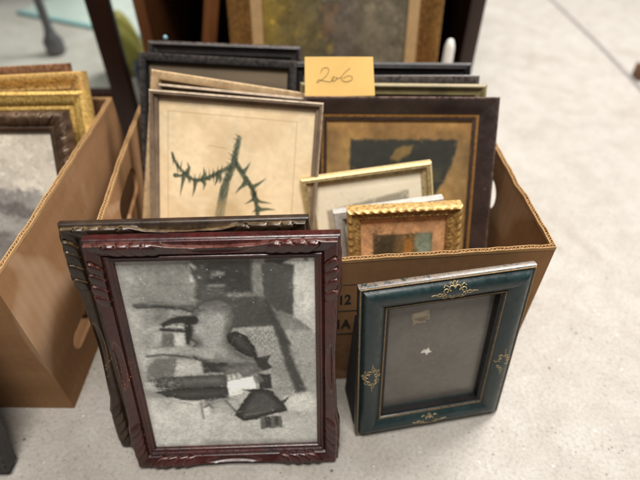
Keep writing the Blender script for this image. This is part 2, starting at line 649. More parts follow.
M_cab_lit = mat_wood('lit_cabinet_wood', lin(88, 52, 28), lin(126, 80, 44), 0.4)  # lighter copy of the cabinet wood: light on the left panel put into colour
M_slat = mat_wood('brown_slat_wood', lin(96, 56, 28), lin(136, 86, 46), 0.45)

# ================================================================== the setting: concrete floor
m = NT('worn_concrete')
big = m.noise(1.7, 5, 0.6)
mid_ = m.noise(8, 6, 0.65, None, 0.6)
blot = m.noise(22, 5, 0.62, None, 0.4)
fine = m.noise(210, 5, 0.7)
c = m.ramp(big, [(0.3, lin(148, 143, 136)), (0.7, lin(160, 155, 148))])
c = m.mix(0.55, c, m.ramp(mid_, [(0.3, lin(138, 131, 123)), (0.5, lin(154, 149, 142)), (0.72, lin(164, 160, 154))]))
c = m.mix(0.22, c, m.ramp(blot, [(0.32, lin(122, 113, 102)), (0.5, lin(152, 144, 134)), (0.68, lin(172, 167, 160))]))
c = m.mix(0.55, c, m.mix(1.0, c, m.ramp(fine, [(0.32, (.62, .61, .60, 1)), (0.5, (1, 1, 1, 1)), (0.7, (1.25, 1.25, 1.25, 1))]), 'MULTIPLY'))
for sc, rad_, lo, hi, col in ((60.0, .16, .52, .62, lin(92, 86, 80)), (130.0, .2, .5, .6, lin(112, 104, 96)), (95.0, .2, .54, .64, lin(190, 186, 180))):
    vo = m.n('ShaderNodeTexVoronoi', Scale=sc, Randomness=1.0)
    m.l(m.co, vo.inputs['Vector'])
    gate = m.n('ShaderNodeMath', _operation='MULTIPLY')
    m.l(m.ramp(vo.outputs['Distance'], [(rad_ * .5, WH), (rad_, BK)]), gate.inputs[0])
    m.l(m.ramp(m.noise(24 + sc * .1, 3), [(lo, BK), (hi, WH)]), gate.inputs[1])
    c = m.mix(gate.outputs[0], c, col)
stain = m.ramp(m.noise(4.2, 6, 0.7, None, 1.2), [(0.54, BK), (0.78, (.55, .55, .55, 1))])
c = m.mix(stain, c, lin(122, 108, 92))
m.set(Base__Color=c, Roughness=m.ramp(mid_, [(0.3, (.62,) * 3 + (1,)), (0.7, (.8,) * 3 + (1,))]))
m.b.inputs['Specular IOR Level'].default_value = .25
m.bump(fine, 0.35, 0.0009)
M_floor = m.m
fl = link_obj('floor', mesh_of('floor', [(-30, -30, 0), (30, -30, 0), (30, 30, 0), (-30, 30, 0)], [(0, 1, 2, 3)]), None, M_floor)
tag(fl, 'pale grey worn concrete floor under the boxes and frames', 'floor', kind='structure')

# saw-cut joint running away to the right of the cabinet
jp = [(0.838, 1.05), (0.846, 1.3), (0.85, 1.55), (0.838, 2.0), (0.80, 3.2)]
jv = []
for x, y in jp:
    jv += [(x - .006, y, .0012), (x + .006, y, .0012)]
jf = [(2 * i, 2 * i + 1, 2 * i + 3, 2 * i + 2) for i in range(len(jp) - 1)]
jo = link_obj('floor_joint', mesh_of('floor_joint', jv, jf), None, mat_plain('joint_dirt', lin(112, 107, 104), 0.9, 0.3, 40))
tag(jo, 'thin dark straight joint in the concrete floor at right', 'floor joint', kind='structure')


# ================================================================== cardboard boxes
def wall(name, P, Q, h, inward, mat, parent, hole=None, bow=0.0, flare=0.0, seed=0):
    """corrugated board from P to Q (xy), height h; two liners with a real wavy flute between them.
    hole = (distance along, height, half length, half height)"""
    P, Q = Vector((*P, 0)), Vector((*Q, 0))
    ax = (Q - P)
    ln = ax.length
    ax.normalize()
    inn = Vector((*inward, 0)).normalized()
    t = 0.0048
    nx, nz = int(ln / .006), int(h / .006)
    r = np.random.default_rng(seed)
    ph = r.random(4) * 6

    def bend(s, z):
        k = s / ln
        b = bow * math.sin(math.pi * k) * (z / h) ** 1.5 + flare * (z / h)
        return b + .0005 * math.sin(ph[0] + 11 * k) * (z / h)

    def dz(s):
        return (.0007 * math.sin(ph[1] + 9 * s / ln) + .0003 * math.sin(ph[2] + 41 * s / ln))
    dents = [(ln * r.random(), .009 + .018 * r.random(), .0005 + .0015 * r.random() ** 2) for _ in range(6)]
    jz = r.normal(0, .00035, 4000)
    ja = 1 - .45 * r.random(4000) ** 3
    bm = bmesh.new()

    def pt(s, z, off):
        z2 = z + (dz(s) - sum(dp_ * math.exp(-((s - c_) / w_) ** 2) for c_, w_, dp_ in dents)) * (z / h) ** 6 if z > h * .8 else z + dz(s) * (z / h) ** 6
        return P + ax * s + inn * (off - bend(s, z)) + Vector((0, 0, z2))
    grids = []
    for off in (0.0, t):
        g = []
        for i in range(nx + 1):
            col = []
            for j in range(nz + 1):
                s, z = ln * i / nx, h * j / nz
                col.append([s, z])
            g.append(col)
        kill = set()
        if hole:
            hs, hz, hl, hh = hole

            def hd(s, z):        # stadium distance
                dx = max(0, abs(s - hs) - (hl - hh))
                return math.hypot(dx, z - hz) - hh
            for i in range(nx):
                for j in range(nz):
                    if hd((i + .5) * ln / nx, (j + .5) * h / nz) < 0:
                        kill.add((i, j))
            for i in range(1, nx):
                for j in range(1, nz):
                    around = [(i - 1, j - 1), (i, j - 1), (i - 1, j), (i, j)]
                    k = sum(a in kill for a in around)
                    if 0 < k < 4:
                        s, z = g[i][j]
                        cx = min(max(s, hs - (hl - hh)), hs + (hl - hh))
                        dx, dzz = s - cx, z - hz
                        q = math.hypot(dx, dzz) or 1e-6
                        g[i][j] = [cx + dx / q * hh, hz + dzz / q * hh]
        vs = [[bm.verts.new(pt(s, z, off)) for s, z in col] for col in g]
        for i in range(nx):
            for j in range(nz):
                if (i, j) not in kill:
                    f = [vs[i][j], vs[i + 1][j], vs[i + 1][j + 1], vs[i][j + 1]]
                    bm.faces.new(f if off == 0 else f[::-1])
        grids.append((vs, kill))
    # rim of the hole joins both liners
    (va, kill), (vb, _) = grids
    for (i, j) in kill:
        for (ni, nj, a, b) in ((i - 1, j, (i, j), (i, j + 1)), (i + 1, j, (i + 1, j), (i + 1, j + 1)), (i, j - 1, (i, j), (i + 1, j)), (i, j + 1, (i, j + 1), (i + 1, j + 1))):
            if (ni, nj) not in kill:
                bm.faces.new((va[a[0]][a[1]], va[b[0]][b[1]], vb[b[0]][b[1]], vb[a[0]][a[1]]))
    for e in (0, nx):            # closed ends
        for j in range(nz):
            bm.faces.new((va[e][j], va[e][j + 1], vb[e][j + 1], vb[e][j]))
    for v in [v for v in bm.verts if not v.link_faces]:
        bm.verts.remove(v)
    o = bm_obj(name, bm, mat, parent, smooth=True, sharp=50)
    # flute: a wavy web that shows along the cut edge, and the two liner edges
    bm = bmesh.new()
    pitch = 0.0043
    n = int(ln / pitch * 6)
    prev = None
    for i in range(n + 1):
        s = ln * i / n
        off = t / 2 + (t / 2 - .0007) * math.sin(2 * math.pi * s / pitch + 1.2 * math.sin(31 * s + ph[0])) * ja[int(s / pitch)]
        zj = h - .0004 + jz[i // 2]
        a, b = bm.verts.new(pt(s, zj, off - .0006)), bm.verts.new(pt(s, zj, off + .0006))
        c_, d_ = bm.verts.new(pt(s, h - .012, off - .0006)), bm.verts.new(pt(s, h - .012, off + .0006))
        cur = (a, b, d_, c_)
        if prev:
            for k in range(4):
                bm.faces.new((prev[k], cur[k], cur[(k + 1) % 4], prev[(k + 1) % 4]))
        prev = cur
    for off in (0.0, t - .001):
        prev = None
        for i in range(nx * 2 + 1):
            s = ln * i / (nx * 2)
            rag = .0005 * math.sin(ph[3] + 200 * s) + .0003 * math.sin(311 * s)
            cur = [bm.verts.new(pt(s, h - .004, off + .0000)), bm.verts.new(pt(s, h + .0003 + rag * .6, off + .0000)), bm.verts.new(pt(s, h + .0003 + rag * .6, off + .001)), bm.verts.new(pt(s, h - .004, off + .001))]
            if off == 0.0:
                for v in cur:
                    v.co -= inn * .0003
            else:
                for v in cur:
                    v.co += inn * .0003
            if prev:
                for k in range(4):
                    bm.faces.new((prev[k], prev[(k + 1) % 4], cur[(k + 1) % 4], cur[k]))
            prev = cur
    bm_obj('cut_edge', bm, M_fluting, o, smooth=True, sharp=50)
    return o


def carton(name, label, x, y, yaw, wd, dp, h, holes, bows, seed=0):
    root = empty(name, Matrix.Translation((x, y, 0)) @ Matrix.Rotation(yaw, 4, 'Z'))
    tag(root, label, 'cardboard box')
    wall('front_panel', (0, 0), (wd, 0), h, (0, 1), M_kraft, root, None, bows[0], 0, seed)
    wall('side_panel', (0, .0052), (0, dp - .0052), h, (1, 0), M_kraft, root, holes[0], bows[1], 0, seed + 1)
    wall('side_panel', (wd, .0052), (wd, dp - .0052), h, (-1, 0), M_kraft, root, holes[1], bows[2], 0, seed + 2)
    wall('back_panel', (0, dp), (wd, dp), h, (0, -1), M_kraft, root, None, 0, 0, seed + 3)
    box_obj('bottom_panel', (.006, wd - .006, .006, dp - .006, .001, .005), M_kraft, root, bevel=0)
    return root


box1 = carton('cardboard_box', 'brown cardboard box full of old frames behind the carved and green frames', -.2531, .3625, .0782, .515, .4015, .238,
              ((.19, .188, .052, .021), (.205, .176, .055, .022)), (.001, .002, .004), 1)
box2 = carton('cardboard_box', 'open brown cardboard box at the left edge holding gilt and walnut frames', -.847, .3465, -.012, .52, .385, .25,
              (None, (.080, .060, .030, .014)), (.002, 0, .001), 21)


def text_obj(name, body, size, mtx, mat, parent, bold=0.0):
    cu = bpy.data.curves.new(name, 'FONT')
    cu.body = body
    cu.size = size
    cu.extrude = 0.0001
    cu.offset = bold
    tmp = bpy.data.objects.new(name + '_tmp', cu)
    C.objects.link(tmp)
    dg = bpy.context.evaluated_depsgraph_get()
    dg.update()
    me = bpy.data.meshes.new_from_object(tmp.evaluated_get(dg))
    bpy.data.objects.remove(tmp)
    me.transform(mtx)
    o = link_obj(name, me, parent, mat)
    return o


# printing on the front of the box: ruled rows and heavy figures
bm = bmesh.new()
for z in (.196, .150, .105):
    add_box(bm, .262, .330, -.0009, -.0004, z, z + .0012)
add_box(bm, .262, .2632, -.0009, -.0004, .106, .196)
bm_obj('ruled_print', bm, M_ink, box1)
up = Matrix.Rotation(math.pi / 2, 4, 'X')
text_obj('printed_text', '12', .024, Matrix.Translation((.2745, -.0007, .163)) @ up @ Matrix.Scale(.66, 4, (1, 0, 0)), M_ink, box1, .0009)
text_obj('printed_text', '1A', .024, Matrix.Translation((.2725, -.0007, .117)) @ up @ Matrix.Scale(.66, 4, (1, 0, 0)), M_ink, box1, .0009)

# ================================================================== the large mahogany frame with the horse photograph
HORSE_W, HORSE_L, HORSE_T, hw = .2445, .3100, .018, .0255
root = empty('picture_frame', pose(-.2215, .256, .0325, .268, 0, .005))
tag(root, 'large reddish mahogany carved frame holding a sideways black and white horse photograph', 'picture frame')
prof = [(0, .018), (0, .0095), (.0006, .0078), (.0022, .0072), (.0032, .0066), (.0032, .004), (.0034, .0016), (.0040, .0004), (.005, 0),
        (.007, .0005), (.009, .0011), (.011, .0018), (.013, .0026), (.0148, .0034), (.0160, .0042), (.0166, .006), (.0176, .0066), (.0184, .005),
        (.0194, .0042), (.0206, .0046), (.0214, .0066), (.0226, .0072), (.0236, .0066), (.0246, .0070), (.0255, .0086), (.0255, .012), (.0255, .018)]
LOB = [(.022, .0078, .0062), (.0345, .0082, .0068), (.0475, .0082, .0068), (.0595, .0072, .0060)]
moulding('moulding', HORSE_W, HORSE_L, prof, M_mahog, root, carved(3, LOB, .0040, .0042), step=.0007, sharp=60, dense=.0006)

HORSE_PHOTO = [
    ('p',[(0.031,-0.034),(0.382,-0.027),(0.398,0.119),(0.374,0.201),(0.052,0.213),(0.034,0.111)], 138, 0.03, 0.85),
    ('p',[(0.031,-0.034),(0.091,-0.032),(0.085,0.209),(0.043,0.228)], 168, 0.05, 0.8),
    ('p',[(0.231,-0.03),(0.331,-0.028),(0.363,0.054),(0.332,0.137),(0.239,0.051)], 126, 0.05, 0.5),
    ('p',[(0.107,0.111),(0.377,0.119),(0.377,0.122),(0.106,0.115)], 110, 0.006, 0.6),
    ('p',[(0.035,0.237),(0.101,0.229),(0.066,0.383),(0.026,0.414)], 188, 0.03, 0.8),
    ('p',[(0.013,0.431),(0.104,0.409),(0.108,0.507),(0.039,0.587),(0.03,0.517)], 188, 0.03, 0.8),
    ('p',[(0.377,-0.027),(0.562,-0.027),(0.534,0.195),(0.396,0.198),(0.369,0.181),(0.393,0.119),(0.368,0.054)], 72, 0.015, 0.95),
    ('p',[(0.466,-0.037),(0.658,-0.033),(0.678,0.02),(0.671,0.17),(0.563,0.165),(0.437,0.153)], 60, 0.015, 0.95),
    ('p',[(0.4,0.139),(0.542,0.127),(0.533,0.202),(0.396,0.198)], 100, 0.02, 0.6),
    ('p',[(0.656,-0.032),(0.754,-0.03),(0.735,0.022),(0.689,0.043)], 130, 0.014, 0.95),
    ('p',[(0.682,0.052),(0.716,0.058),(0.717,0.182),(0.676,0.181)], 132, 0.006, 0.95),
    ('p',[(0.721,0.038),(0.884,0.043),(0.869,0.276),(0.781,0.253),(0.723,0.182)], 82, 0.006, 1),
    ('p',[(0.831,-0.032),(1.035,-0.031),(1.026,0.39),(0.87,0.276),(0.884,0.043),(0.835,0.031),(0.885,0.011),(0.834,-0.008)], 196, 0.008, 1),
    ('p',[(0.755,-0.033),(0.831,-0.032),(0.833,-0.008),(0.882,0.007),(0.874,0.021),(0.837,0.029),(0.816,0.041),(0.74,0.036)], 50, 0.008, 1),
    ('p',[(0.937,-0.01),(0.953,-0.022),(0.978,-0.022),(0.998,-0.004),(0.993,0.014),(0.972,0.017),(0.947,0.008)], 54, 0.006, 1),
    ('p',[(0.929,0.018),(0.942,0.01),(0.952,0.022),(0.939,0.031)], 74, 0.006, 1),
    ('p',[(0.444,0.182),(0.716,0.182),(0.778,0.323),(0.532,0.331),(0.521,0.245)], 78, 0.01, 1),
    ('p',[(0.494,0.203),(0.589,0.221),(0.588,0.229),(0.492,0.214)], 120, 0.01, 0.7),
    ('p',[(0.532,0.331),(0.776,0.323),(0.831,0.431),(0.656,0.426),(0.616,0.371),(0.552,0.343)], 165, 0.008, 1),
    ('p',[(0.596,0.34),(0.794,0.345),(0.925,0.68),(0.795,0.703),(0.737,0.588),(0.744,0.487),(0.661,0.424)], 146, 0.008, 1),
    ('p',[(0.74,0.193),(0.781,0.253),(0.87,0.276),(1.026,0.39),(1.026,0.436),(0.848,0.431)], 128, 0.008, 1),
    ('p',[(0.791,0.345),(1.018,0.351),(1.014,0.718),(0.925,0.683)], 152, 0.008, 1),
    ('p',[(0.713,0.182),(0.744,0.196),(0.851,0.42),(0.794,0.419)], 66, 0.01, 0.95),
    ('p',[(0.773,0.345),(0.809,0.351),(0.926,0.677),(0.869,0.681),(0.818,0.526)], 64, 0.012, 0.9),
    ('p',[(0.965,0.355),(1.018,0.353),(1.018,0.388)], 185, 0.006, 0.9),
    ('p',[(0.795,0.703),(0.928,0.683),(1.02,0.721),(1.019,0.812),(0.81,0.792)], 200, 0.02, 0.9),
    ('p',[(0.022,0.692),(0.336,0.702),(0.297,0.995),(-0.008,0.984)], 204, 0.03, 0.85),
    ('p',[(0.32,0.783),(1.019,0.805),(1.011,0.973),(0.292,0.956)], 196, 0.02, 0.8),
    ('p',[(0.4,0.786),(0.519,0.796),(0.515,0.897),(0.329,0.898)], 192, 0.02, 0.8),
    ('p',[(0.097,0.217),(0.344,0.219),(0.289,0.534),(0.073,0.528)], 150, 0.03, 0.6),
    ('p',[(0.162,0.225),(0.218,0.226),(0.207,0.283),(0.149,0.286)], 112, 0.02, 0.8),
    ('l',[(0.422,0.225),(0.366,0.219),(0.276,0.217),(0.166,0.206),(0.066,0.212)], 92, 0.03, 0.011, 0.95),
    ('l',[(0.368,0.207),(0.278,0.207),(0.123,0.201)], 142, 0.01, 0.005, 0.8),
    ('l',[(0.361,0.248),(0.296,0.23),(0.186,0.219),(0.073,0.221)], 48, 0.007, 0.005, 0.85),
    ('r',[(0.363,0.236),(0.426,0.196),(0.505,0.189),(0.557,0.224),(0.559,0.302),(0.531,0.347),(0.519,0.401),(0.554,0.452),(0.615,0.482),(0.694,0.493),(0.708,0.522),(0.664,0.55),(0.58,0.543),(0.49,0.521),(0.425,0.514),(0.362,0.501),(0.319,0.474),(0.306,0.436),(0.35,0.401),(0.312,0.377),(0.315,0.307)], 118, 0.008, 1, 66),
    ('p',[(0.403,0.199),(0.505,0.189),(0.557,0.224),(0.555,0.261),(0.452,0.246),(0.384,0.249)], 92, 0.03, 0.65),
    ('p',[(0.525,0.248),(0.561,0.27),(0.536,0.343),(0.514,0.334)], 96, 0.02, 0.6),
    ('p',[(0.315,0.355),(0.364,0.37),(0.369,0.41),(0.311,0.436)], 100, 0.03, 0.5),
    ('p',[(0.352,0.447),(0.585,0.495),(0.655,0.521),(0.58,0.538),(0.39,0.509)], 104, 0.03, 0.5),
    ('l',[(0.353,0.24),(0.424,0.196),(0.505,0.189),(0.56,0.224)], 66, 0.004, 0.003, 0.8),
    ('l',[(0.308,0.368),(0.353,0.399),(0.311,0.436)], 66, 0.005, 0.004, 0.8),
    ('l',[(0.563,0.292),(0.533,0.348),(0.517,0.383)], 56, 0.004, 0.004, 0.8),
    ('l',[(0.324,0.474),(0.378,0.506),(0.489,0.526),(0.579,0.547),(0.662,0.555)], 56, 0.005, 0.004, 0.85),
    ('r',[(0.515,0.36),(0.564,0.344),(0.617,0.372),(0.654,0.423),(0.665,0.488),(0.616,0.477),(0.557,0.443),(0.519,0.401)], 46, 0.006, 1, 40),
    ('p',[(0.54,0.368),(0.576,0.362),(0.614,0.403),(0.633,0.445),(0.592,0.43)], 84, 0.02, 0.5),
    ('l',[(0.35,0.286),(0.287,0.281),(0.236,0.288),(0.175,0.314)], 50, 0.027, 0.012, 1),
    ('l',[(0.175,0.314),(0.129,0.324),(0.065,0.353)], 178, 0.011, 0.015, 0.95),
    ('l',[(0.207,0.317),(0.299,0.317)], 206, 0.006, 0.005, 0.9),
    ('l',[(0.177,0.328),(0.318,0.338)], 52, 0.009, 0.012, 0.95),
    ('p',[(0.311,0.273),(0.347,0.278),(0.328,0.362),(0.306,0.409),(0.284,0.404)], 44, 0.01, 0.95),
    ('p',[(0.134,0.333),(0.179,0.339),(0.165,0.41),(0.123,0.409)], 176, 0.012, 0.85),
    ('p',[(0.178,0.347),(0.24,0.349),(0.229,0.416),(0.159,0.414)], 96, 0.012, 0.85),
    ('p',[(0.24,0.347),(0.298,0.35),(0.291,0.413),(0.232,0.414)], 200, 0.01, 0.85),
    ('p',[(0.05,0.34),(0.135,0.329),(0.107,0.44),(0.066,0.453)], 150, 0.03, 0.6),
    ('l',[(0.409,0.462),(0.329,0.441),(0.235,0.434),(0.141,0.434),(0.058,0.448)], 172, 0.03, 0.013, 0.95),
    ('l',[(0.38,0.494),(0.277,0.468),(0.16,0.455),(0.073,0.462)], 74, 0.008, 0.006, 0.85),
    ('p',[(0.362,0.503),(0.501,0.507),(0.5,0.555),(0.364,0.556)], 52, 0.008, 0.95),
    ('r',[(0.436,0.524),(0.583,0.509),(0.692,0.507),(0.701,0.546),(0.6,0.587),(0.483,0.579)], 96, 0.012, 0.85, 40),
    ('p',[(0.653,0.487),(0.741,0.471),(0.719,0.503),(0.743,0.54),(0.691,0.553),(0.659,0.53)], 50, 0.006, 0.95),
    ('p',[(0.061,0.518),(0.121,0.473),(0.232,0.476),(0.202,0.576),(0.045,0.591)], 108, 0.012, 0.85),
    ('p',[(0.232,0.481),(0.356,0.493),(0.355,0.56),(0.202,0.576)], 182, 0.01, 0.9),
    ('r',[(0.034,0.595),(0.111,0.578),(0.283,0.573),(0.486,0.569),(0.485,0.633),(0.271,0.64),(0.099,0.634),(0.067,0.621)], 84, 0.006, 1, 40),
    ('r',[(0.08,0.657),(0.197,0.64),(0.485,0.636),(0.49,0.695),(0.385,0.707),(0.259,0.708),(0.138,0.686)], 54, 0.006, 1, 34),
    ('l',[(0.098,0.642),(0.271,0.642),(0.483,0.636)], 36, 0.004, 0.004, 0.8),
    ('p',[(0.028,0.6),(0.078,0.597),(0.085,0.632),(0.034,0.64)], 180, 0.01, 0.9),
    ('p',[(0.484,0.569),(0.558,0.561),(0.575,0.586),(0.494,0.604)], 212, 0.008, 0.9),
    ('l',[(0.509,0.565),(0.514,0.599)], 90, 0.003, 0.003, 0.8),
    ('l',[(0.539,0.561),(0.544,0.595)], 90, 0.003, 0.003, 0.8),
    ('p',[(0.483,0.611),(0.637,0.581),(0.656,0.618),(0.632,0.663),(0.486,0.692)], 246, 0.005, 1),
    ('p',[(0.492,0.664),(0.624,0.637),(0.632,0.663),(0.486,0.692)], 200, 0.015, 0.7),
    ('p',[(0.482,0.697),(0.617,0.663),(0.564,0.733),(0.517,0.79),(0.473,0.736)], 184, 0.01, 0.9),
    ('r',[(0.66,0.569),(0.729,0.576),(0.733,0.651),(0.667,0.656)], 42, 0.006, 0.95, 20),
    ('p',[(0.63,0.576),(0.674,0.577),(0.686,0.614),(0.647,0.633)], 118, 0.008, 0.9),
    ('r',[(0.51,0.806),(0.554,0.738),(0.608,0.672),(0.567,0.656),(0.643,0.656),(0.68,0.652),(0.731,0.671),(0.778,0.727),(0.825,0.705),(0.795,0.746),(0.813,0.783),(0.732,0.802),(0.632,0.831),(0.548,0.84)], 48, 0.006, 1, 44),
    ('l',[(0.564,0.808),(0.656,0.794),(0.739,0.776)], 112, 0.008, 0.004, 0.6),
    ('l',[(0.585,0.776),(0.674,0.726)], 92, 0.008, 0.004, 0.5),
    ('l',[(0.464,0.72),(0.509,0.774),(0.527,0.796)], 62, 0.006, 0.004, 0.85),
    ('l',[(0.322,0.726),(0.322,0.821)], 96, 0.004, 0.004, 0.8),
    ('p',[(0.331,0.768),(0.359,0.748),(0.377,0.764),(0.362,0.796),(0.335,0.806)], 222, 0.006, 0.9),
    ('l',[(0.338,0.752),(0.366,0.737),(0.388,0.759)], 62, 0.004, 0.003, 0.85),
    ('p',[(0.382,0.728),(0.464,0.725),(0.502,0.784),(0.389,0.786)], 176, 0.015, 0.8),
    ('p',[(0.653,0.821),(0.778,0.817),(0.779,0.889),(0.652,0.893)], 98, 0.005, 0.95),
    ('p',[(0.679,0.825),(0.71,0.823),(0.711,0.884),(0.679,0.888)], 54, 0.005, 0.9),
    ('p',[(0.736,0.821),(0.757,0.819),(0.758,0.88),(0.737,0.882)], 60, 0.005, 0.9),
    ('p',[(0.368,0.022),(0.383,0.027),(0.407,0.051),(0.394,0.054),(0.371,0.037)], 196, 0.007, 0.95),
    ('p',[(0.365,0.068),(0.375,0.072),(0.384,0.106),(0.367,0.108)], 205, 0.007, 0.95),
    ('p',[(0.406,0.086),(0.426,0.088),(0.422,0.099),(0.406,0.097)], 176, 0.007, 0.8),
    ('p',[(0.466,0.072),(0.489,0.069),(0.486,0.095),(0.465,0.095)], 120, 0.008, 0.7),
    ('p',[(0.498,0.064),(0.544,0.069),(0.54,0.083),(0.5,0.086)], 150, 0.008, 0.75),
    ('p',[(0.45,0.124),(0.534,0.124),(0.533,0.134),(0.449,0.134)], 160, 0.008, 0.6),
    ('p',[(0.422,0.037),(0.434,0.039),(0.432,0.052),(0.422,0.049)], 150, 0.007, 0.6),
    ('p',[(0.471,0.071),(0.515,0.062),(0.51,0.085),(0.472,0.087)], 140, 0.008, 0.7),
    ('p',[(0.442,0.124),(0.522,0.122),(0.521,0.132),(0.44,0.137)], 130, 0.008, 0.6),
    ('p',[(0.622,0.168),(0.66,0.158),(0.659,0.181),(0.625,0.18)], 140, 0.008, 0.7),
]

A = Art(330, 440, (152, 150, 146), (HORSE_L - 2 * hw) / (HORSE_W - 2 * hw))
A.noise(.10, 40, 2)
PAVE = {}
for i, (k, pts, g, soft, al, *rest) in enumerate(HORSE_PHOTO):
    if k == 'l':
        A.line(pts, soft, al, (g * 1.005, g, g * .965), .012, rest[0])
        continue
    A.poly(pts, (g * 1.005, g, g * .965), soft * 1.7, al, .014, i, rest[0] if rest else 0)
    if g in (165, 146, 128, 152) and k == 'p' and soft == .008:
        PAVE.setdefault(g, []).append(pts)
u, v = A.u, A.v
wob = fbm(A.h, A.w, 16, 3, 5)
rows = np.clip(np.sin(u * 640 + 16 * wob), -.4, 1) * np.sign(np.sin(v * 230 + 40 * np.floor(u * 83)))
pave = np.sin(v * 420 + u * 190 + 9 * wob) * np.sin(u * 330 - v * 120 + 5 * wob)
dark_top = A.a.mean(-1)
for g, tex, amp in ((165, rows, .15), (146, rows, .14), (128, pave, .07), (152, pave, .08)):
    for pts in PAVE[g]:
        pm = Art(A.w, A.h, (0, 0, 0), A.k)
        pm.poly(pts, 255, .02)
        keep = np.abs(dark_top - g) < 26
        A.a *= 1 + (pm.a[..., :1] / 255) * (keep * tex)[..., None] * amp
# mottled undergrowth, hair and cloth folds, streaks in the trees
A.a *= 1 + .20 * fbm(A.h, A.w, 40, 3, 21, .6)[..., None]
A.a *= 1 + .20 * fbm(A.h, A.w, 12, 4, 11, .8)[..., None] + .16 * fbm(A.h, A.w, 4, 2, 23, .8)[..., None]
A.dabs(2600, .011, .10, 5, .016, .38)
A.dabs(3500, .006, .14, 6, .009, .38)
A.blur(2)
bush = np.clip(1 - (((u - .15) / .13) ** 2 + ((v - .61) / .07) ** 2), 0, 1)
A.a *= 1 + bush[..., None] * 1.2 * fbm(A.h, A.w, 7, 3, 31, .8)[..., None]
for k in range(26):
    cx, cy = .36 + .24 * rng.random(), .03 + .22 * rng.random()
    A.line([(cx, cy), (cx + .04 * rng.random(), cy + .006 * rng.normal())], .003, .001, rng.choice([40, 130, 160]), .006, .4)
for k in range(22):
    t = rng.random()
    A.line([(.14 + .36 * t, .70 + .045 * rng.random()), (.22 + .34 * t, .695 + .045 * rng.random())], .003, .001, rng.choice([58, 118]), .007, .35)
for k in range(34):
    t = rng.random()
    cx, cy = .38 + .18 * t, .40 + .16 * rng.random()
    A.line([(cx, cy), (cx + .02, cy + .02 * rng.normal())], .003, .001, rng.choice([100, 165]), .008, .25)
A.a *= 1 + .12 * fbm(A.h, A.w, 2.5, 2, 77)[..., None]
# the faded edge of the print and specks of dust
edge = np.minimum(np.minimum(u, 1 - u), np.minimum(v, 1 - v) * A.k)
A.tone((1 - edge / .05) * .4, (176, 172, 164))
for k in range(45):
    A.line([(rng.random(), rng.random())] * 2, .0016 + .0012 * rng.random(), .001, 228, .003, .9)
A.a = np.clip(26 + (A.a - 40) * 1.18, 0, 246)
A.obj('photograph', hw - .003, HORSE_W - hw + .003, hw - .003, HORSE_L - hw + .003, .0112, mat_art('photo_paper', .6, 0, .10, spec=.08), root)
pane('glass_pane', hw - .003, HORSE_W - hw + .003, hw - .003, HORSE_L - hw + .003, .0092, M_glass, root, .0014)
box_obj('backing_board', (hw - .004, HORSE_W - hw + .004, .0128, .0165, hw - .004, HORSE_L - hw + .004), M_backing, root, .0005)

# ================================================================== the darker carved frame behind it
dW, dL = .2430, .3115
root = empty('picture_frame', pose(-.250, .2830, .043, .252, 0, .0034))
tag(root, 'blackened carved wood frame mostly hidden behind the mahogany horse photograph frame', 'picture frame')
prof = [(0, .013), (0, .007), (.0006, .0058), (.0024, .0052), (.0034, .0048), (.0034, .003), (.0036, .0012), (.0042, .0003), (.005, 0),
        (.007, .0006), (.009, .0012), (.011, .0019), (.013, .0027), (.0148, .0036), (.0160, .0046), (.017, .0056), (.020, .0060), (.0255, .007), (.0255, .013)]
LOB2 = [(.016, .0075, .0065), (.030, .0092, .0078), (.046, .0096, .0080), (.061, .0075, .0062)]
moulding('moulding', dW, dL, prof, M_oldoak, root, carved(8, LOB2, .0042, .0060, tdepth=.0044), step=.0008, sharp=60, dense=.0007)
A = Art(60, 80, (120, 112, 98), 1.3)
A.noise(.3, 20, 4)
A.obj('print', .022, dW - .022, .022, dL - .022, .0085, mat_art('faded_print'), root)
box_obj('backing_board', (.023, dW - .023, .0092, .012, .023, dL - .023), M_backing, root, .0005)

# ================================================================== the green leather frame
gW, gL, gw, gT = .1922, .2440, .0335, .022
root = empty('picture_frame', pose(.0465, .2940, .1769, .1448, 0, .0034))
tag(root, 'dark green leather frame with stamped gold ornaments and dusty empty glass', 'picture frame')
prof = [(.008, .022), (.008, .0152), (0, .0150), (0, .0085), (.0008, .007), (.002, .0064), (.0034, .0066), (.0042, .0078), (.005, .006), (.0065, .0035), (.009, .0016), (.012, .0004), (.015, 0),
        (.018, .0002), (.021, .0011), (.024, .0026), (.0268, .0048), (.0282, .0062), (.0288, .0056), (.0300, .0052), (.0310, .0058), (.0316, .0075), (.0325, .0085), (.0335, .0105),
        (.0335, .0165), (.0335, .022)]


def green_disp(side, s, ln, u, y):
    rim = np.exp(-((u - .0018) / .001) ** 2) * (y < .0082)
    lin_ = np.exp(-((u - .0299) / .0012) ** 2)
    bead = np.sin(s / .0016 * 2 * math.pi)
    dy = -(.0003 * bead * rim + .00035 * bead * lin_)
    w = np.maximum(rim * .9, lin_ * 1.0)
    top = (side == 2) * (u < .0005) * 2.4
    w = np.maximum(w, top * .75)
    w = np.maximum(w, (side in (1, 3)) * (u < .0008) * .45)
    d = np.minimum(s, ln - s)
    w = np.maximum(w, np.exp(-(d / .004) ** 2) * (u < .0045) * .9)
    # a slight crease where the leather is mitred
    dy = dy + .0004 * np.exp(-(d - u) ** 2 / .0011 ** 2) * (u > .005) * (u < .028)
    return np.zeros_like(u), dy, w


moulding('moulding', gW, gL, prof, M_green, root, green_disp, step=.0004, sharp=70)
A = Art(200, 290, (104, 99, 92), 1.42)
A.noise(.10, 60, 3)
A.noise(.06, 8, 5)
u, v = A.u, A.v


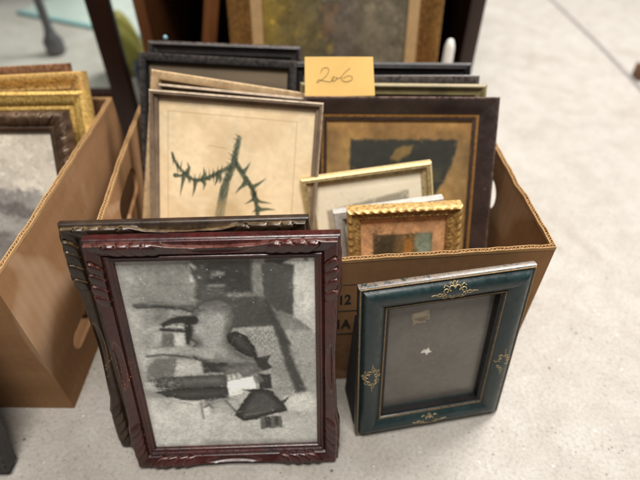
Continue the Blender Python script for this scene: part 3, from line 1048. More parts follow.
def torn(cx, cy, rx, ry, col, seed, n=9):
    r = np.random.default_rng(seed)
    A.poly([(cx + rx * (0.65 + .5 * r.random()) * math.cos(a), cy + ry * (0.65 + .5 * r.random()) * math.sin(a)) for a in np.linspace(0, 2 * math.pi, n, endpoint=False)], col, .004, 1, .01, seed)


A.poly([(.25, .135), (.40, .12), (.415, .20), (.39, .205), (.38, .225), (.30, .215), (.27, .235), (.26, .18)], (150, 134, 108), .006, .9, .02, 3)
A.poly([(.27, .14), (.39, .13), (.38, .16), (.28, .17)], (172, 158, 132), .01, .8, .03, 4)
A.poly([(.28, .185), (.40, .18), (.40, .195), (.30, .198)], (104, 92, 78), .006, .8, .03, 8)
torn(.345, .20, .06, .012, (112, 96, 80), 6)
A.poly([(.385, .47), (.42, .475), (.44, .455), (.455, .485), (.475, .50), (.44, .505), (.43, .525), (.41, .50), (.375, .495)], (228, 224, 214), .005, 1, .015, 5)
torn(.40, .475, .018, .010, (200, 192, 180), 7)
for k in range(40):
    r_ = rng.random(3)
    A.line([(.2 + .5 * r_[0], .12 + .6 * r_[1])] * 2, .003 + .004 * r_[2], .002, (158, 146, 128), .004, .55)
A.obj('dusty_sheet', gw - .003, gW - gw + .003, gw - .003, gL - gw + .003, .0185, mat_art('dusty_sheet', .7), root)
pane('glass_pane', gw - .002, gW - gw + .002, gw - .002, gL - gw + .002, .0164, M_glass, root, .0016)
box_obj('backing_board', (.034, gW - .034, .0192, .0215, .034, gL - .034), M_darkback, root, .0005)
sl = moulding('black_slip', gW - 2 * .0312, gL - 2 * .0312, [(0, .0090), (0, .0002), (.0008, 0), (.0030, .0012), (.0032, .0090)], M_black, root)
sl.location = (.0312, .0068, .0312)


def pearl(side, s, ln, u, y):
    k = np.sin(s / .0017 * 2 * math.pi)
    return np.zeros_like(u), -.00035 * k * (y < .001), np.clip(k, 0, 1) * .5


for off, dep in ((.0289, .0048), (.0010, .0060)):        # beaded lines along the inner and outer edge
    sl = moulding('beaded_line', gW - 2 * off, gL - 2 * off, [(0, .0022), (.0001, .0006), (.0007, 0), (.0013, .0006), (.0014, .0022)], M_bead_line, root, pearl, step=.0004, sharp=80)
    sl.location = (off, dep, off)
# dark wedge standing in for shade behind the frame, spreading towards the floor
bm = bmesh.new()
vv = [bm.verts.new(p) for p in [(.0005, .0222, .003), (gW * .55, .0222, .003), (gW * .55, .0222, gL * .8), (.0005, .0222, gL * .8),
                                (.0005, .072, .0125), (gW * .55, .072, .0125), (gW * .55, .0235, gL * .8), (.0005, .0235, gL * .8)]]
for f in ((0, 1, 2, 3), (7, 6, 5, 4), (0, 4, 5, 1), (1, 5, 6, 2), (2, 6, 7, 3), (3, 7, 4, 0)):
    bm.faces.new([vv[i] for i in f])
bm_obj('shade_wedge', bm, M_darkback, root)


def scrollwork():
    """stamped scroll cartouche, about 44 x 12 mm, lying in xz around the origin"""
    L_ = []

    def spiral(cx, cz, r0, r1, a0, a1, n=16):
        return [(cx + (r0 + (r1 - r0) * i / n) * math.cos(a0 + (a1 - a0) * i / n), cz + (r0 + (r1 - r0) * i / n) * math.sin(a0 + (a1 - a0) * i / n)) for i in range(n + 1)]
    P = math.pi
    half = [spiral(.0052, .0022, .0022, .0006, -P / 2, 1.5 * P), spiral(.0056, -.0024, .0020, .0006, P / 2, -1.4 * P),
            spiral(.0022, .0032, .0022, .0010, P, -.4 * P), spiral(.0020, -.0020, .0020, .0008, P, 2.3 * P),
            [(.0074, .0002), (.0092, .0011), (.0108, .0002), (.0120, .0004), (.0145, 0)],
            [(.0074, -.0003), (.0094, -.0013), (.0112, -.0002)],
            [(.0008, .0052), (.0022, .0066), (.0030, .0054)], [(.0, .0044), (.0012, .0058), (.0, .0072)],
            [(0, -.0038), (.0014, -.0050), (0, -.0062)], [(.0040, .0046), (.0058, .0056), (.0070, .0044)], [(.0068, -.0042), (.0050, -.0052), (.0036, -.0044)]]
    for h in half:
        L_.append(h)
        L_.append([(-x, z) for x, z in h])
    return L_


def ornament(cx, cz, ang, sc, crown, drop=0.0):
    bm = bmesh.new()
    ca, sa = math.cos(ang), math.sin(ang)
    rr = np.random.default_rng(int(cx * 9999) + 5)
    for ln_ in scrollwork():
        if rr.random() < drop:
            continue
        pts = []
        for x, z in ln_:
            x, z = x * sc, z * sc
            X, Z = cx + ca * x - sa * z, cz + sa * x + ca * z
            uu = min(X, gW - X, Z, gL - Z)                  # follow the cushion of the moulding
            yy = np.interp(uu, [p[0] for p in prof[8:18]], [p[1] for p in prof[8:18]])
            pts.append((X, yy + .00012, Z))
        tube(bm, pts, .00036 * sc, 6)
    bm_obj('gold_ornament', bm, M_orn, root, smooth=True)


ornament(gW / 2 + .004, gL - .0165, 0, 1.75, True)
ornament(gW / 2 - .002, .0165, math.pi, 1.5, True, .3)
ornament(.0165, gL * .47, math.pi / 2, 1.6, True, .08)
ornament(gW - .0165, gL * .44, -math.pi / 2, 1.5, True, .5)

# ================================================================== frames standing in the middle box
FLAT = lambda w, t: [(0, t), (0, .0012), (.0012, 0), (w * .8, .0005), (w * .86, .002), (w, .004), (w, t)]
RIDGE = lambda w, t: [(0, t), (0, .003), (.0015, .001), (w * .25, 0), (w * .4, .0012), (w * .5, .004), (w * .75, .0055), (w * .82, .0042), (w * .92, .0045), (w, .007), (w, t)]
STEP = lambda w, t: [(0, t), (0, .002), (.001, .0008), (w * .22, 0), (w * .3, .0015), (w * .42, .001), (w * .55, .003), (w * .6, .006), (w * .8, .0065), (w, .008), (w, t)]


def edge_wear(side, s, ln, u, y):
    return np.zeros_like(u), np.zeros_like(u), np.exp(-((u - .001) / .0012) ** 2) * .7


HT = [0]


def simple_frame(label, x, y, yaw, lean, a0, top, wd, ht, w, t, prof, mat, roll=0.0, backing=True, disp=edge_wear, step=.004):
    """front outer plane through (x, y); (a0, top) = upper left corner in that plane; the height follows from the floor"""
    b0 = .006 / math.cos(lean) + t * math.tan(lean) + max(0, wd * math.sin(-roll))
    ht = (top - b0) / math.cos(roll)
    r = empty('picture_frame', pose(x, y, yaw, lean, a0 + ht * math.sin(roll), b0, roll))
    HT[0] = ht
    tag(r, label, 'picture frame')
    moulding('moulding', wd, ht, prof(w, t), mat, r, disp, step)
    if backing:
        box_obj('backing_board', (w - .003, wd - w + .003, t * .78, t * .97, w - .003, ht - w + .003), M_backing, r, .0005)
    return r


# --- thistle print
bW, bH, bw = .2205, .352, .0100
root = simple_frame('thin grey weathered wood frame with a thorny green branch print on cream paper', 0, .42, 0, .48, -.2148, .3722, bW, bH, bw, .018, STEP, M_drift, -.0766)
bH = HT[0]
A = Art(300, 480, (240, 217, 178), 1.62)
A.noise(.09, 70, 3)
A.noise(.05, 8, 8)
A.tone(np.clip(fbm(480, 300, 60, 4, 41) * 1.6, 0, .22), (206, 170, 122))
dk = (56, 62, 50)
ou = lambda p: (p[0] * .98 + .01, p[1])
G = dict(stem=[(.517, .14), (.49, .238), (.443, .319), (.421, .391), (.40, .50)],
         b1=[(.489, .248), (.397, .284), (.312, .314), (.245, .327), (.167, .294), (.121, .263), (.094, .219)],
         b2=[(.49, .229), (.559, .294), (.614, .339), (.637, .381), (.651, .428), (.66, .5)])
r5 = np.random.default_rng(15)
A.line(G['stem'], .015, .032, (112, 116, 92), .012, .85)
for k in range(220):                                   # hatching that models the stem
    t = r5.random()
    i0 = min(int(t * 4), 3)
    f0 = t * 4 - i0
    cx = G['stem'][i0][0] * (1 - f0) + G['stem'][i0 + 1][0] * f0 + (.010 + .016 * t) * r5.normal() * .6
    cy = G['stem'][i0][1] * (1 - f0) + G['stem'][i0 + 1][1] * f0
    A.line([(cx, cy), (cx - .012, cy + .022)], .003, .001, r5.choice([58, 84, 110]) * np.array([1, 1.04, .84]), .004, .6)
for nm, w0, w1 in (('b1', .014, .006), ('b2', .017, .013)):
    A.line(G[nm], w0, w1, (84, 92, 72), .010, .85)
    P_ = G[nm]
    for k in range(46):
        i0 = r5.integers(0, len(P_) - 1)
        f0 = r5.random()
        cx = P_[i0][0] * (1 - f0) + P_[i0 + 1][0] * f0
        cy = P_[i0][1] * (1 - f0) + P_[i0 + 1][1] * f0
        ln_ = .012 + .030 * r5.random() ** 2
        an = r5.choice([-1, 1]) * (1.1 + .6 * r5.random())
        A.line([(cx, cy), (cx + ln_ * math.cos(an) * r5.choice([-1, 1]), cy + ln_ * math.sin(an))], .005, .0008, r5.choice([44, 62, 90]) * np.array([1, 1.06, .86]), .004, .85)
for p, q in (((.191, .294), (.192, .253)), ((.174, .304), (.147, .391)), ((.245, .324), (.227, .391)), ((.287, .319), (.297, .268)), ((.295, .319), (.296, .36)),
             ((.388, .289), (.367, .339)), ((.552, .274), (.595, .233)), ((.583, .314), (.505, .365)), ((.614, .334), (.698, .294)), ((.629, .381), (.744, .396)),
             ((.629, .381), (.569, .407)), ((.651, .428), (.768, .422)), ((.397, .284), (.401, .329)), ((.116, .309), (.191, .294)), ((.19, .30), (.215, .335)),
             ((.33, .31), (.36, .28)), ((.64, .39), (.60, .355)), ((.66, .42), (.62, .44)), ((.57, .30), (.54, .33))):
    mx_, my_ = (p[0] + q[0]) / 2 + .008 * r5.normal(), (p[1] + q[1]) / 2 + .005 * r5.normal()
    A.line([p, (mx_, my_), q], .015, .0008, (66, 74, 58), .006, .9)
    A.line([(p[0] + .003, p[1]), (mx_ + .003, my_)], .004, .001, (140, 146, 116), .005, .6)
for k in range(26):
    t = r5.random()
    cx, cy = .517 - .075 * t, .13 + .2 * t
    A.line([(cx, cy), (cx + (.016 + .02 * r5.random()) * r5.choice([-1, 1]), cy - .006 - .010 * r5.random())], .004, .0008, (70, 78, 62), .004, .8)
A.poly([(.318, .44), (.345, .412), (.40, .398), (.46, .395), (.52, .408), (.56, .44), (.5, .55), (.36, .55)], (200, 172, 124), .06, .5, .04)
for l_ in ([(.07, .055), (.875, .060)], [(.07, .055), (.068, .97)], [(.875, .060), (.878, .97)]):
    A.line(l_, .0022, .0022, (176, 146, 110), .004, .6)
A.line([(.33, .178), (.44, .186)], .002, .002, (140, 116, 90), .004, .5)
A.obj('botanical_print', bw - .003, bW - bw + .003, bw - .003, bH - bw + .003, .0115, mat_art('cream_paper', .6), root)
pane('glass_pane', bw - .003, bW - bw + .003, bw - .003, bH - bw + .003, .009, M_glass, root)

# --- the two narrow frames tilted behind it
r1 = simple_frame('slim grey brown frame tilted directly behind the thorny branch print', 0, .452, 0, .485, -.2122, .3653, .20, .345, .012, .015, RIDGE, M_drift, -.0942)
h1 = HT[0]
r2 = simple_frame('bare tan wood frame tilted between the black framed board and thorny branch print', 0, .482, 0, .49, -.2275, .3702, .2107, .350, .014, .016, FLAT, M_tan, -.1478)
h2 = HT[0]
for r_, (ww, hh, bwid) in ((r1, (.20, h1, .012)), (r2, (.2107, h2, .014))):
    A = Art(40, 60, (150, 134, 108), 1.5)
    A.noise(.2, 15, 3)
    A.obj('print', bwid - .003, ww - bwid + .003, bwid - .003, hh - bwid + .003, .009, mat_art('aged_paper'), r_)

# --- wide dark frame with the silhouette picture on the right
kW, kH, kw = .256, .345, .030
root = simple_frame('wide dark brown frame with tan mat and near black picture, under the yellow note', 0, .440, 0, .5, -.0208, .3546, kW, kH, kw, .020,
                    lambda w, t: [(0, t), (0, .0015), (.001, 0), (.004, .0003), (w * .3, .0022), (w * .55, .006), (w * .66, .0085), (w * .74, .0095), (w * .75, .0105), (w, .0112), (w, t)], M_umber, -.0049)
kH = HT[0]
prof_slip = lambda w, t: [(0, t), (0, .001), (.001, 0), (w * .5, .0006), (w, .002), (w, t)]
g_ = moulding('gilt_slip', kW - 2 * kw + .016, kH - 2 * kw + .016, prof_slip(.0085, .004), M_gilt_old, root, edge_wear)
g_.location = (kw - .008, .0102, kw - .008)
A = Art(220, 300, (142, 112, 70), 1.4)
A.noise(.16, 45, 6)
A.tone(.55 * (1 - A.v * 7), (164, 114, 62))
A.tone(np.clip(fbm(300, 220, 50, 5, 61, .65) * 2.4, 0, .6), (108, 82, 48))
A.tone(np.clip(fbm(300, 220, 36, 4, 62) * 2.4 - .1, 0, .5), (188, 150, 84))
A.poly([(.17, .10), (.90, .10), (.895, .14), (.86, .24), (.77, .37), (.72, .46), (.17, .46)], (52, 52, 46), .018, .97, .02)
A.tone((np.abs(A.v - .30) < .004) * .25, (140, 130, 110))
A.poly([(.445, .190), (.475, .150), (.54, .128), (.60, .124), (.585, .160), (.54, .185), (.50, .21)], (146, 116, 66), .02, .8, .02)
A.line([(.52, .19), (.47, .24), (.43, .27)], .006, .003, (96, 88, 62), .01, .8)
A.poly([(.72, .24), (.80, .25), (.80, .29), (.73, .30)], (84, 78, 56), .05, .8)
A.dabs(1800, .014, .07, 8, .010, .4)
A.noise(.12, 10, 9)
A.obj('silhouette_picture', kw - .002, kW - kw + .002, kw - .002, kH - kw + .002, .0150, mat_art('tan_mat_picture', .6), root)
pane('glass_pane', kw - .002, kW - kw + .002, kw - .002, kH - kw + .002, .0128, M_glass, root)

# --- the row of frames further back in the box
rows_ = [
    ('olive gold painted frame just behind the yellow note and wide dark frame', .478, .5, -.0271, .3554, .2549, .33, .016, .014, RIDGE, M_olive, -.0102),
    ('thin near black frame between the olive gold frame and the black one', .505, .5, .0139, .3529, .2093, .33, .014, .012, FLAT, M_ebony, 0),
    ('black lacquered frame with a brown edge standing behind the yellow note', .548, .5, -.0422, .3540, .2637, .345, .018, .016, STEP, M_black, -.0105),
    ('black framed dull brown board left of the yellow note', .540, .5, -.2615, .3695, .2286, .36, .013, .014, FLAT, M_black, -.0536),
    ('rearmost dark grey frame at the back left of the middle box', .588, .5, -.2606, .3677, .2335, .37, .018, .018, RIDGE, M_ebony, -.0364)]
for lab, y0, le, a0, top, ww, hh, bw_, t_, pr, mt, roll in rows_:
    r_ = simple_frame(lab, 0, y0, 0, le, a0, top, ww, hh, bw_, t_, pr, mt, roll)
    hh = HT[0]
    A = Art(50, 70, (112, 98, 80), 1.4)
    A.noise(.25, (4, 40), 3)
    A.obj('brown_board', bw_ - .003, ww - bw_ + .003, bw_ - .003, hh - bw_ + .003, t_ * .6, mat_art('brown_board', .7), r_)

# --- small frames at the front of the box
cW, cH, cw = .1723, .215, .0135
root = simple_frame('small pale gilt frame tilted behind the ornate gold one, with cream print', 0, .452, 0, .36, -.0262, .2450, cW, cH, cw, .014, STEP, M_champ, .1396)
cH = HT[0]
A = Art(160, 190, (250, 236, 208), 1.18)
A.noise(.05, 50, 2)
A.poly([(.12, .19), (.86, .12), (.86, .80), (.12, .9)], (170, 156, 132), .02, .9)
A.poly([(.14, .20), (.85, .13), (.85, .20), (.14, .27)], (168, 160, 142), .04, .7)
for k, (cx, cy, col) in enumerate([(.36, .40, (120, 76, 58)), (.46, .36, (142, 92, 66)), (.58, .33, (104, 86, 66)), (.66, .30, (128, 70, 56)), (.25, .47, (112, 98, 74)), (.77, .31, (120, 100, 76)), (.5, .46, (90, 84, 64))]):
    cy = cy * .5 + .06
    A.poly([(cx - .06, cy + .03), (cx, cy - .03), (cx + .07, cy + .02), (cx + .03, cy + .06)], col, .025, .95, .05, k)
A.dabs(900, .016, .06, 10, .02, .5)
A.obj('cream_print', cw - .003, cW - cw + .003, cw - .003, cH - cw + .003, .0105, mat_art('cream_print', .6), root)
pane('glass_pane', cw - .003, cW - cw + .003, cw - .003, cH - cw + .003, .0078, M_glass, root)

root = simple_frame('silver grey painted frame squeezed between the ornate gold and pale gilt frames', 0, .426, 0, .30, .0164, .2222, .1396, .20, .013, .014, FLAT, M_silver, .1458)
A = Art(40, 50, (196, 192, 184), 1.3)
A.noise(.1, 12, 3)
A.obj('print', .010, .1296, .010, HT[0] - .010, .009, mat_art('grey_print'), root)

oW, oH, ow = .1374, .228, .0165


def rope(side, s, ln, u, y):
    k = np.sin((s + u * .6) / .0105 * 2 * math.pi)
    z = np.exp(-((u - .0035) / .0028) ** 2)
    k2 = np.sin(s / .006 * 2 * math.pi)
    z2 = np.exp(-((u - .0125) / .0016) ** 2)
    return -.0004 * np.maximum(k, 0) * z * (u < .006), -(.0009 * k * z + .0004 * k2 * z2), np.clip(k, 0, 1) * z * .8


root = simple_frame('ornate rope edged gold frame with orange mat, nearest the box front panel', 0, .403, 0, .235, .0319, .2469, oW, oH, ow, .017,
                    lambda w, t: [(0, t), (0, .004), (.001, .0018), (.0022, .0006), (.0036, 0), (.005, .0008), (.0062, .0028), (.008, .0048), (.010, .0058), (.0115, .0056), (.0128, .0052), (.014, .006), (.0152, .0076), (w, .009), (w, t)],
                    M_gilt, .0573, disp=rope, step=.0009)
oH = HT[0]
A = Art(150, 230, (214, 164, 118), 1.77)
A.noise(.05, 40, 3)
A.poly([(.17, .13), (.83, .13), (.83, .85), (.17, .85)], (116, 96, 66), .01, 1)
A.poly([(.17, .13), (.42, .13), (.40, .85), (.17, .85)], (70, 62, 46), .05, .9, .06)
A.poly([(.40, .16), (.52, .14), (.50, .85), (.42, .85)], (112, 92, 60), .04, .9, .05)
A.poly([(.52, .18), (.60, .15), (.64, .85), (.50, .85)], (198, 132, 62), .04, .9, .05)
A.poly([(.64, .14), (.82, .13), (.82, .6), (.66, .7)], (142, 160, 140), .05, .9, .05)
A.noise(.2, 12, 7)
A.dabs(1500, .022, .14, 3, .035, .55)
A.obj('coloured_print', ow - .003, oW - ow + .003, ow - .003, oH - ow + .003, .0128, mat_art('orange_mat_print', .6), root)
pane('glass_pane', ow - .003, oW - ow + .003, ow - .003, oH - ow + .003, .0102, M_glass, root)

# --- yellow lot note with its handwritten number, resting on top of the wide frame
root = empty('paper_note', pose(0, .462, 0, .46, -.0197, .3435, .0))
tag(root, 'yellow paper note handwritten 206 standing on top of the frames', 'paper note')
nW, nH = .0917, .0495
nn = 14
vs, fs = [], []
for side in (0, 1):
    for j in range(nn + 1):
        for i in range(nn + 1):
            a, b = i / nn, j / nn
            vs.append((a * nW + (.0 if j else .0) - .004 * b * a, -.0022 * math.sin(a * math.pi) * b + .0004 * side, b * nH + .0015 * a * (b < .5)))
k0 = (nn + 1) ** 2
for j in range(nn):
    for i in range(nn):
        q = [j * (nn + 1) + i, j * (nn + 1) + i + 1, (j + 1) * (nn + 1) + i + 1, (j + 1) * (nn + 1) + i]
        fs.append(q)
        fs.append([k0 + t for t in q[::-1]])
for i in range(nn):
    for a_, b_ in (((0, i), (0, i + 1)), ((nn, i + 1), (nn, i)), ((i + 1, 0), (i, 0)), ((i, nn), (i + 1, nn))):
        p, q = a_[0] * (nn + 1) + a_[1], b_[0] * (nn + 1) + b_[1]
        fs.append([q, p, k0 + p, k0 + q])
link_obj('card', mesh_of('card', vs, fs, smooth=True, sharp=60), root, mat_plain('yellow_card', lin(236, 194, 116), .75, .05, 30, bump=.05))
bm = bmesh.new()


def pen(pts):
    # smooth handwriting by Catmull-Rom
    P = [Vector(p) for p in [pts[0]] + pts + [pts[-1]]]
    out = []
    for i in range(1, len(P) - 2):
        for k in range(6):
            t = k / 6
            p0, p1, p2, p3 = P[i - 1], P[i], P[i + 1], P[i + 2]
            out.append(.5 * ((2 * p1) + (p2 - p0) * t + (2 * p0 - 5 * p1 + 4 * p2 - p3) * t * t + (3 * p1 - p0 - 3 * p2 + p3) * t ** 3))
    out.append(P[-2])
    q = []
    for p in out:
        x, z = p.x * nW, p.y * nH
        q.append((x, -.0022 * math.sin(x / nW * math.pi) * p.y - .00015, z))
    tube(bm, q, .00036, 5)


pen([(.22, .60), (.25, .70), (.31, .73), (.34, .66), (.30, .52), (.20, .38), (.17, .37), (.20, .43), (.27, .40), (.35, .38), (.39, .42), (.42, .50), (.40, .50), (.38, .43), (.41, .39), (.45, .45), (.44, .50), (.47, .46), (.52, .50)])
pen([(.64, .72), (.57, .62), (.52, .50), (.53, .41), (.59, .38), (.66, .42), (.67, .50), (.61, .53), (.54, .46)])
bm_obj('handwriting', bm, mat_plain('pencil_line', lin(112, 84, 56), .7, .1, 60), root, smooth=True)

# ================================================================== frames in the left box
lW, lH = .22, .335
root = simple_frame('dark walnut carved frame with a cloudy landscape print, front of the left box', 0, .475, 0, .45, -.564, .3163, lW, lH, .027, .018,
                    lambda w, t: [(0, t), (0, .005), (.0015, .002), (.004, .0005), (.007, 0), (.0095, .0006), (.012, .0014), (.0145, .0026), (.017, .0048), (.019, .006), (.021, .005), (.023, .0054), (.025, .0075), (w, .009), (w, t)],
                    M_walnut, .008, disp=carved(31, [(.018, .008, .006), (.034, .009, .007), (.051, .009, .007), (.068, .009, .007)], .003, .002), step=.0012)
lH = HT[0]
A = Art(160, 230, (232, 224, 210), 1.55)
A.tone((1 - A.v * 2.2) * .6, (196, 184, 164))
A.noise(.08, 50, 3)
for pts, g, so in (([(0, .28), (.3, .26), (.62, .33), (1, .36), (1, .46), (.6, .42), (.2, .37), (0, .36)], 150, .06), ([(0, .36), (.4, .36), (.75, .44), (1, .46), (1, .6), (0, .6)], 158, .05),
                   ([(.2, .42), (.6, .40), (1, .50), (1, .55), (.5, .47)], 112, .05), ([(0, .5), (.5, .52), (1, .62), (1, .7), (.4, .6), (0, .58)], 176, .05), ([(0, .6), (.5, .58), (1, .7), (1, 1), (0, 1)], 128, .06),
                   ([(.5, .62), (.8, .60), (.9, .68), (.6, .7)], 190, .05)):
    A.poly(pts, (g, g * .985, g * .96), so, .9, .1, int(g))
A.noise(.2, 22, 8, 5)
A.dabs(1600, .022, .10, 9, .03, .5)
A.obj('landscape_print', .024, lW - .024, .024, lH - .024, .0125, mat_art('landscape_print', .5), root)
pane('glass_pane', .024, lW - .024, .024, lH - .024, .0100, M_glass, root)


def leafy(side, s, ln, u, y):
    k = np.sin(s / .011 * 2 * math.pi) * np.sin(s / .0043 * 2 * math.pi + u * 700)
    z = np.exp(-((u - .013) / .006) ** 2)
    return np.zeros_like(u), -.0012 * k * z, np.clip(k * z, 0, 1)


SC = lambda w, t: [(0, t), (0, .003), (.0015, .0008), (.004, 0), (.006, .0012), (.009, .0025), (.012, .0035), (.015, .005), (.018, .0075), (.020, .0095), (.0225, .0085), (.025, .0088), (w, .012), (w, t)]
root = simple_frame('bright gilt frame in the left box right behind the walnut one', 0, .512, 0, .45, -.573, .3244, .243, .35, .028, .022, SC, M_gilt_pale, .0157, disp=leafy, step=.0015)
hA = HT[0]
root2 = simple_frame('brownish gold frame in the left box, second from the back', 0, .548, 0, .43, -.587, .3278, .247, .36, .027, .022, RIDGE, M_gilt, .047)
hB = HT[0]
root3 = simple_frame('plain brown wood frame at the very back of the left box', 0, .592, 0, .41, -.612, .320, .238, .365, .022, .016, FLAT, mat_worn('mid_brown_wood', lin(70, 42, 26), lin(104, 68, 44), lin(170, 124, 86), lin(150, 110, 76), .45), .051)
hC = HT[0]
for r_, ww, hh, bwid in ((root, .243, hA, .028), (root2, .247, hB, .027), (root3, .238, hC, .022)):
    A = Art(40, 60, (104, 84, 56), 1.4)
    A.noise(.3, 15, 3)
    A.obj('dark_picture', bwid - .003, ww - bwid + .003, bwid - .003, hh - bwid + .003, .0135, mat_art('dark_picture', .5), r_)

# ================================================================== black frame at the lower left corner
root = simple_frame('black lacquer frame with a pale inner line leaning at the lower left corner', -.3705, .2465, .03, .27, -.20, .245, .20, .24, .026, .022,
                    lambda w, t: [(0, t), (0, .002), (.0015, .0004), (.006, 0), (w * .5, .003), (w * .6, .006), (w * .68, .0055), (w * .76, .006), (w, .010), (w, t)], M_black)
qH = HT[0]
g_ = moulding('pale_slip', .20 - .036, qH - .036, prof_slip(.004, .003), M_champ, root, edge_wear)
g_.location = (.018, .0042, .018)
A = Art(60, 70, (120, 116, 104), 1.2)
A.noise(.3, 18, 5)
A.obj('print', .023, .177, .023, qH - .023, .0135, mat_art('grey_green_print', .5), root)

# ================================================================== background: painting and dark cabinet behind the middle box
pW, pH, pw = .3788, .52, .060
root = simple_frame('large gilt framed dark landscape painting leaning on the cabinet behind the box', 0, .862, 0, .19, -.1626, .525, pW, pH, pw, .03,
                    lambda w, t: [(0, t), (0, .004), (.003, .001), (.010, 0), (.018, .003), (.024, .008), (.030, .009), (.031, .012), (.040, .013), (.041, .010), (w - .004, .013), (w, .016), (w, t)], M_gilt_old, disp=leafy, step=.003)
pH = HT[0]
sl = moulding('tan_slip', pW - 2 * .040, pH - 2 * .040, prof_slip(.0200, .006), mat_plain('tan_linen', lin(176, 142, 98), .7, .12, 50), root, edge_wear)
sl.location = (.040, .0085, .040)
A = Art(180, 260, (100, 92, 76), 1.5)
A.noise(.35, 50, 3, 5)
A.tone((.48 - A.u) * 2.2 + .5 * fbm(260, 180, 30, 4, 7), (124, 104, 48))
A.tone(np.clip(fbm(260, 180, 14, 4, 8) * 3 - .3, 0, .7) * (A.u < .55), (166, 136, 58))
A.poly([(.50, .30), (.62, .28), (.66, .60), (.50, .62)], (104, 92, 84), .1, .6, .1)
A.poly([(.44, .36), (.50, .35), (.47, .50), (.41, .48)], (128, 96, 72), .06, .7, .1)
A.tone(np.clip(fbm(260, 180, 10, 4, 18) * 3 - .6, 0, .6) * (A.u > .75), (150, 134, 112))
A.noise(.25, 12, 9)
A.dabs(2500, .016, .16, 4, .02, .5)
A.obj('canvas', pw - .003, pW - pw + .003, pw - .003, pH - pw + .003, .017, mat_art('oil_canvas', .5), root)

root = empty('cabinet', Matrix.Translation((-.352, 1.0, 0)))
tag(root, 'dark brown open wooden cabinet standing behind the painting', 'cabinet')
cw_ = .664
bm = bmesh.new()
add_box(bm, 0, .022, 0, .38, 0, .80, .001)
bm_obj('side_panel', bm, M_cab_lit, root, True)
bm = bmesh.new()
add_box(bm, cw_ - .028, cw_, 0, .38, 0, .80, .001)
bm_obj('side_panel', bm, M_cab, root, True)
box_obj('back_panel', (.022, cw_ - .028, .365, .378, .03, .79), M_cab, root)
box_obj('base_panel', (.022, cw_ - .028, .004, .365, .03, .05), M_cab, root)
box_obj('top_panel', (-.01, cw_ + .01, -.01, .39, .80, .822), M_cab, root)
box_obj('shelf', (.022, cw_ - .028, .03, .365, .44, .458), M_cab, root)

# slat leaning in the cabinet opening
sm = Matrix.Translation((-.262, .99, 0)) @ Matrix.Rotation(.20, 4, 'Y') @ Matrix.Rotation(-.02, 4, 'X')
so = box_obj('wooden_slat', (-.014, .014, -.012, 0, .004, .70), M_slat, None, .002)
so.matrix_world = sm
tag(so, 'brown wooden slat leaning against the dark cabinet left of the painting', 'slat')

# white candle on the floor beside the painting
bm = bmesh.new()
lathe(bm, [(.0125, .001), (.013, .01), (.0115, .15), (.0095, .235), (.006, .247), (.0022, .250)], 20, (.2455, .952))
tag(bm_obj('candle', bm, mat_plain('white_wax', lin(232, 228, 220), .45, .03, 20, bump=.05), None, True), 'tall white candle standing right of the large painting', 'candle')

# pale blue glass bead on the rearmost grey frame
bm = bmesh.new()
bmesh.ops.create_uvsphere(bm, u_segments=16, v_segments=10, radius=.0034)
for v_ in bm.verts:
    v_.co = Vector((v_.co.x, v_.co.y, v_.co.z * 1.2)) + Vector((-.2345, .772, .3232))
BEAD = bm_obj('glass_bead', bm, mat_plain('pale_blue_glass', lin(120, 160, 172), .1, .05, 30, bump=0), None, True)
tag(BEAD, 'tiny pale blue glass bead on the rearmost dark grey frame', 'bead')

# ================================================================== background left: glazed door, glass table, bag
root = empty('glazed_door', Matrix.Translation((-.960, .985, 0)))
tag(root, 'dark brown glazed door standing upright behind the left box', 'door')
box_obj('stile', (.524, .564, 0, .03, 0, 1.3), M_cab, root, .003)
box_obj('stile', (-.05, .005, 0, .03, 0, 1.3), M_cab, root, .003)
box_obj('bottom_rail', (.005, .524, .002, .028, .0, .122), M_cab, root, .002)
box_obj('top_rail', (.005, .524, .002, .028, 1.235, 1.3), M_cab, root, .002)
box_obj('glass_pane', (.005, .524, .013, .017, .122, 1.235), mat_glass('old_window_glass', (.97, 1, .99, 1)), root, 0)

mm = Matrix.Translation((-1.035, 1.79, 0)) @ Matrix.Rotation(-.42, 4, 'Z')
bm = bmesh.new()
add_box(bm, 0, .55, .02, .9, .0006, .010, .003)
mo = bm_obj('floor_mat', bm, mat_plain('pale_teal_rubber', lin(168, 178, 170), .5, .1, 12), None, True)
mo.matrix_world = mm
tag(mo, 'pale turquoise mat on the floor seen through the glazed door', 'floor mat')
bm = bmesh.new()
add_box(bm, 0, .55, 0, .0195, .0006, .011, .003)
bm_obj('edge_strip', bm, mat_plain('turquoise_rubber', lin(124, 160, 160), .4, .1, 12), mo, True)

root = empty('table', Matrix.Translation((-.775, 1.47, 0)))
tag(root, 'small table on grey steel legs with round feet behind the glazed door', 'table')
M_steel = mat_plain('grey_steel', lin(96, 94, 96), .35, .15, 30, .5)
for lx, ly in ((0, 0), (-.6, 0), (0, .5), (-.6, .5)):
    bm = bmesh.new()
    lathe(bm, [(.020, .001), (.027, .012), (.028, .04), (.016, .06), (.012, .08), (.012, .60)], 20, (lx, ly))
    bm_obj('leg', bm, M_steel, root, True)
box_obj('table_top', (-.64, .04, -.04, .54, .60, .622), M_steel, root, .003)

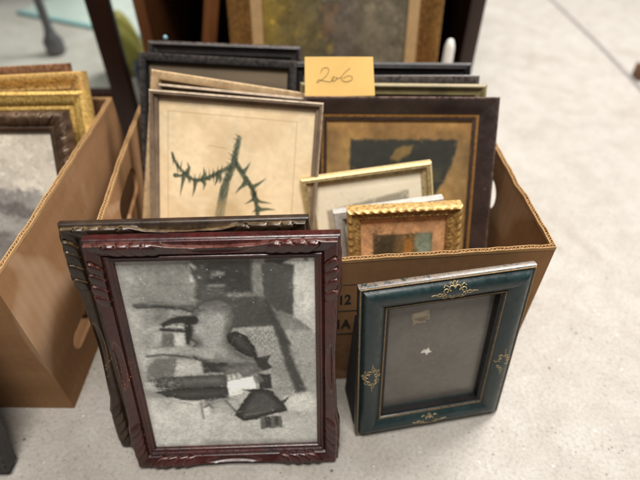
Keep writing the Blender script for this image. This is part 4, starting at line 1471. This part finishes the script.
# yellow green bag and a dark blue tin between door and cabinet
bm = bmesh.new()
bmesh.ops.create_icosphere(bm, subdivisions=4, radius=1)
rr = np.random.default_rng(3)
for v_ in bm.verts:
    n_ = .10 * math.sin(5 * v_.co.x + 3 * v_.co.z) + .07 * math.sin(9 * v_.co.y + 6 * v_.co.z + 1)
    k_ = 1 + n_
    z_ = max(-.92, v_.co.z)
    v_.co = Vector((v_.co.x * .040 * k_ * (1.1 - .45 * z_), v_.co.y * .035 * k_ * (1.1 - .4 * z_), (z_ + .92) * .088))
bag = bm_obj('bag', bm, mat_plain('yellow_green_plastic', lin(146, 142, 70), .45, .15, 20), None, True, 80)
bag.location = (-.515, 1.34, .001)
tag(bag, 'crumpled yellow green plastic bag on the floor left of the cabinet', 'bag')
bm = bmesh.new()
lathe(bm, [(.030, .001), (.032, .004), (.032, .085), (.029, .09), (.029, .096), (.010, .098)], 24)
tin = bm_obj('tin', bm, mat_plain('dark_blue_tin', lin(52, 66, 84), .35, .1, 30, .3), None, True)
tin.location = (-.425, 1.2, .001)
tag(tin, 'small dark blue round tin on the floor between door and cabinet', 'tin')

# brown wooden wedge on the floor at the right edge
bm = bmesh.new()
vv = [bm.verts.new(p) for p in [(0, 0, 0), (.11, 0, 0), (.11, .04, 0), (0, .04, 0), (0, 0, .036), (.11, 0, .012), (.11, .04, .012), (0, .04, .036)]]
for f in ((3, 2, 1, 0), (4, 5, 6, 7), (0, 1, 5, 4), (1, 2, 6, 5), (2, 3, 7, 6), (3, 0, 4, 7)):
    bm.faces.new([vv[i] for i in f])
bmesh.ops.bevel(bm, geom=list(bm.edges), offset=.002, segments=2, affect='EDGES')
wo = bm_obj('door_wedge', bm, M_slat, None, True)
wo.location = (.858, 1.295, .001)
tag(wo, 'small brown wooden wedge on the floor at the right edge', 'door wedge')

# things of one kind that stand together carry the name of their group
for o in list(C.objects):
    if o.parent is None and o.get('category') == 'picture frame':
        x, y = o.location.x, o.location.y
        if x < -.36 and y > .4:
            o['group'] = 'frames standing in the left box'
        elif y > .8:
            pass
        elif y > .38:
            o['group'] = 'frames standing in the middle box'
        else:
            o['group'] = 'frames leaning against the boxes'
    if o.get('category') == 'cardboard box':
        o['group'] = 'cardboard boxes of old frames'
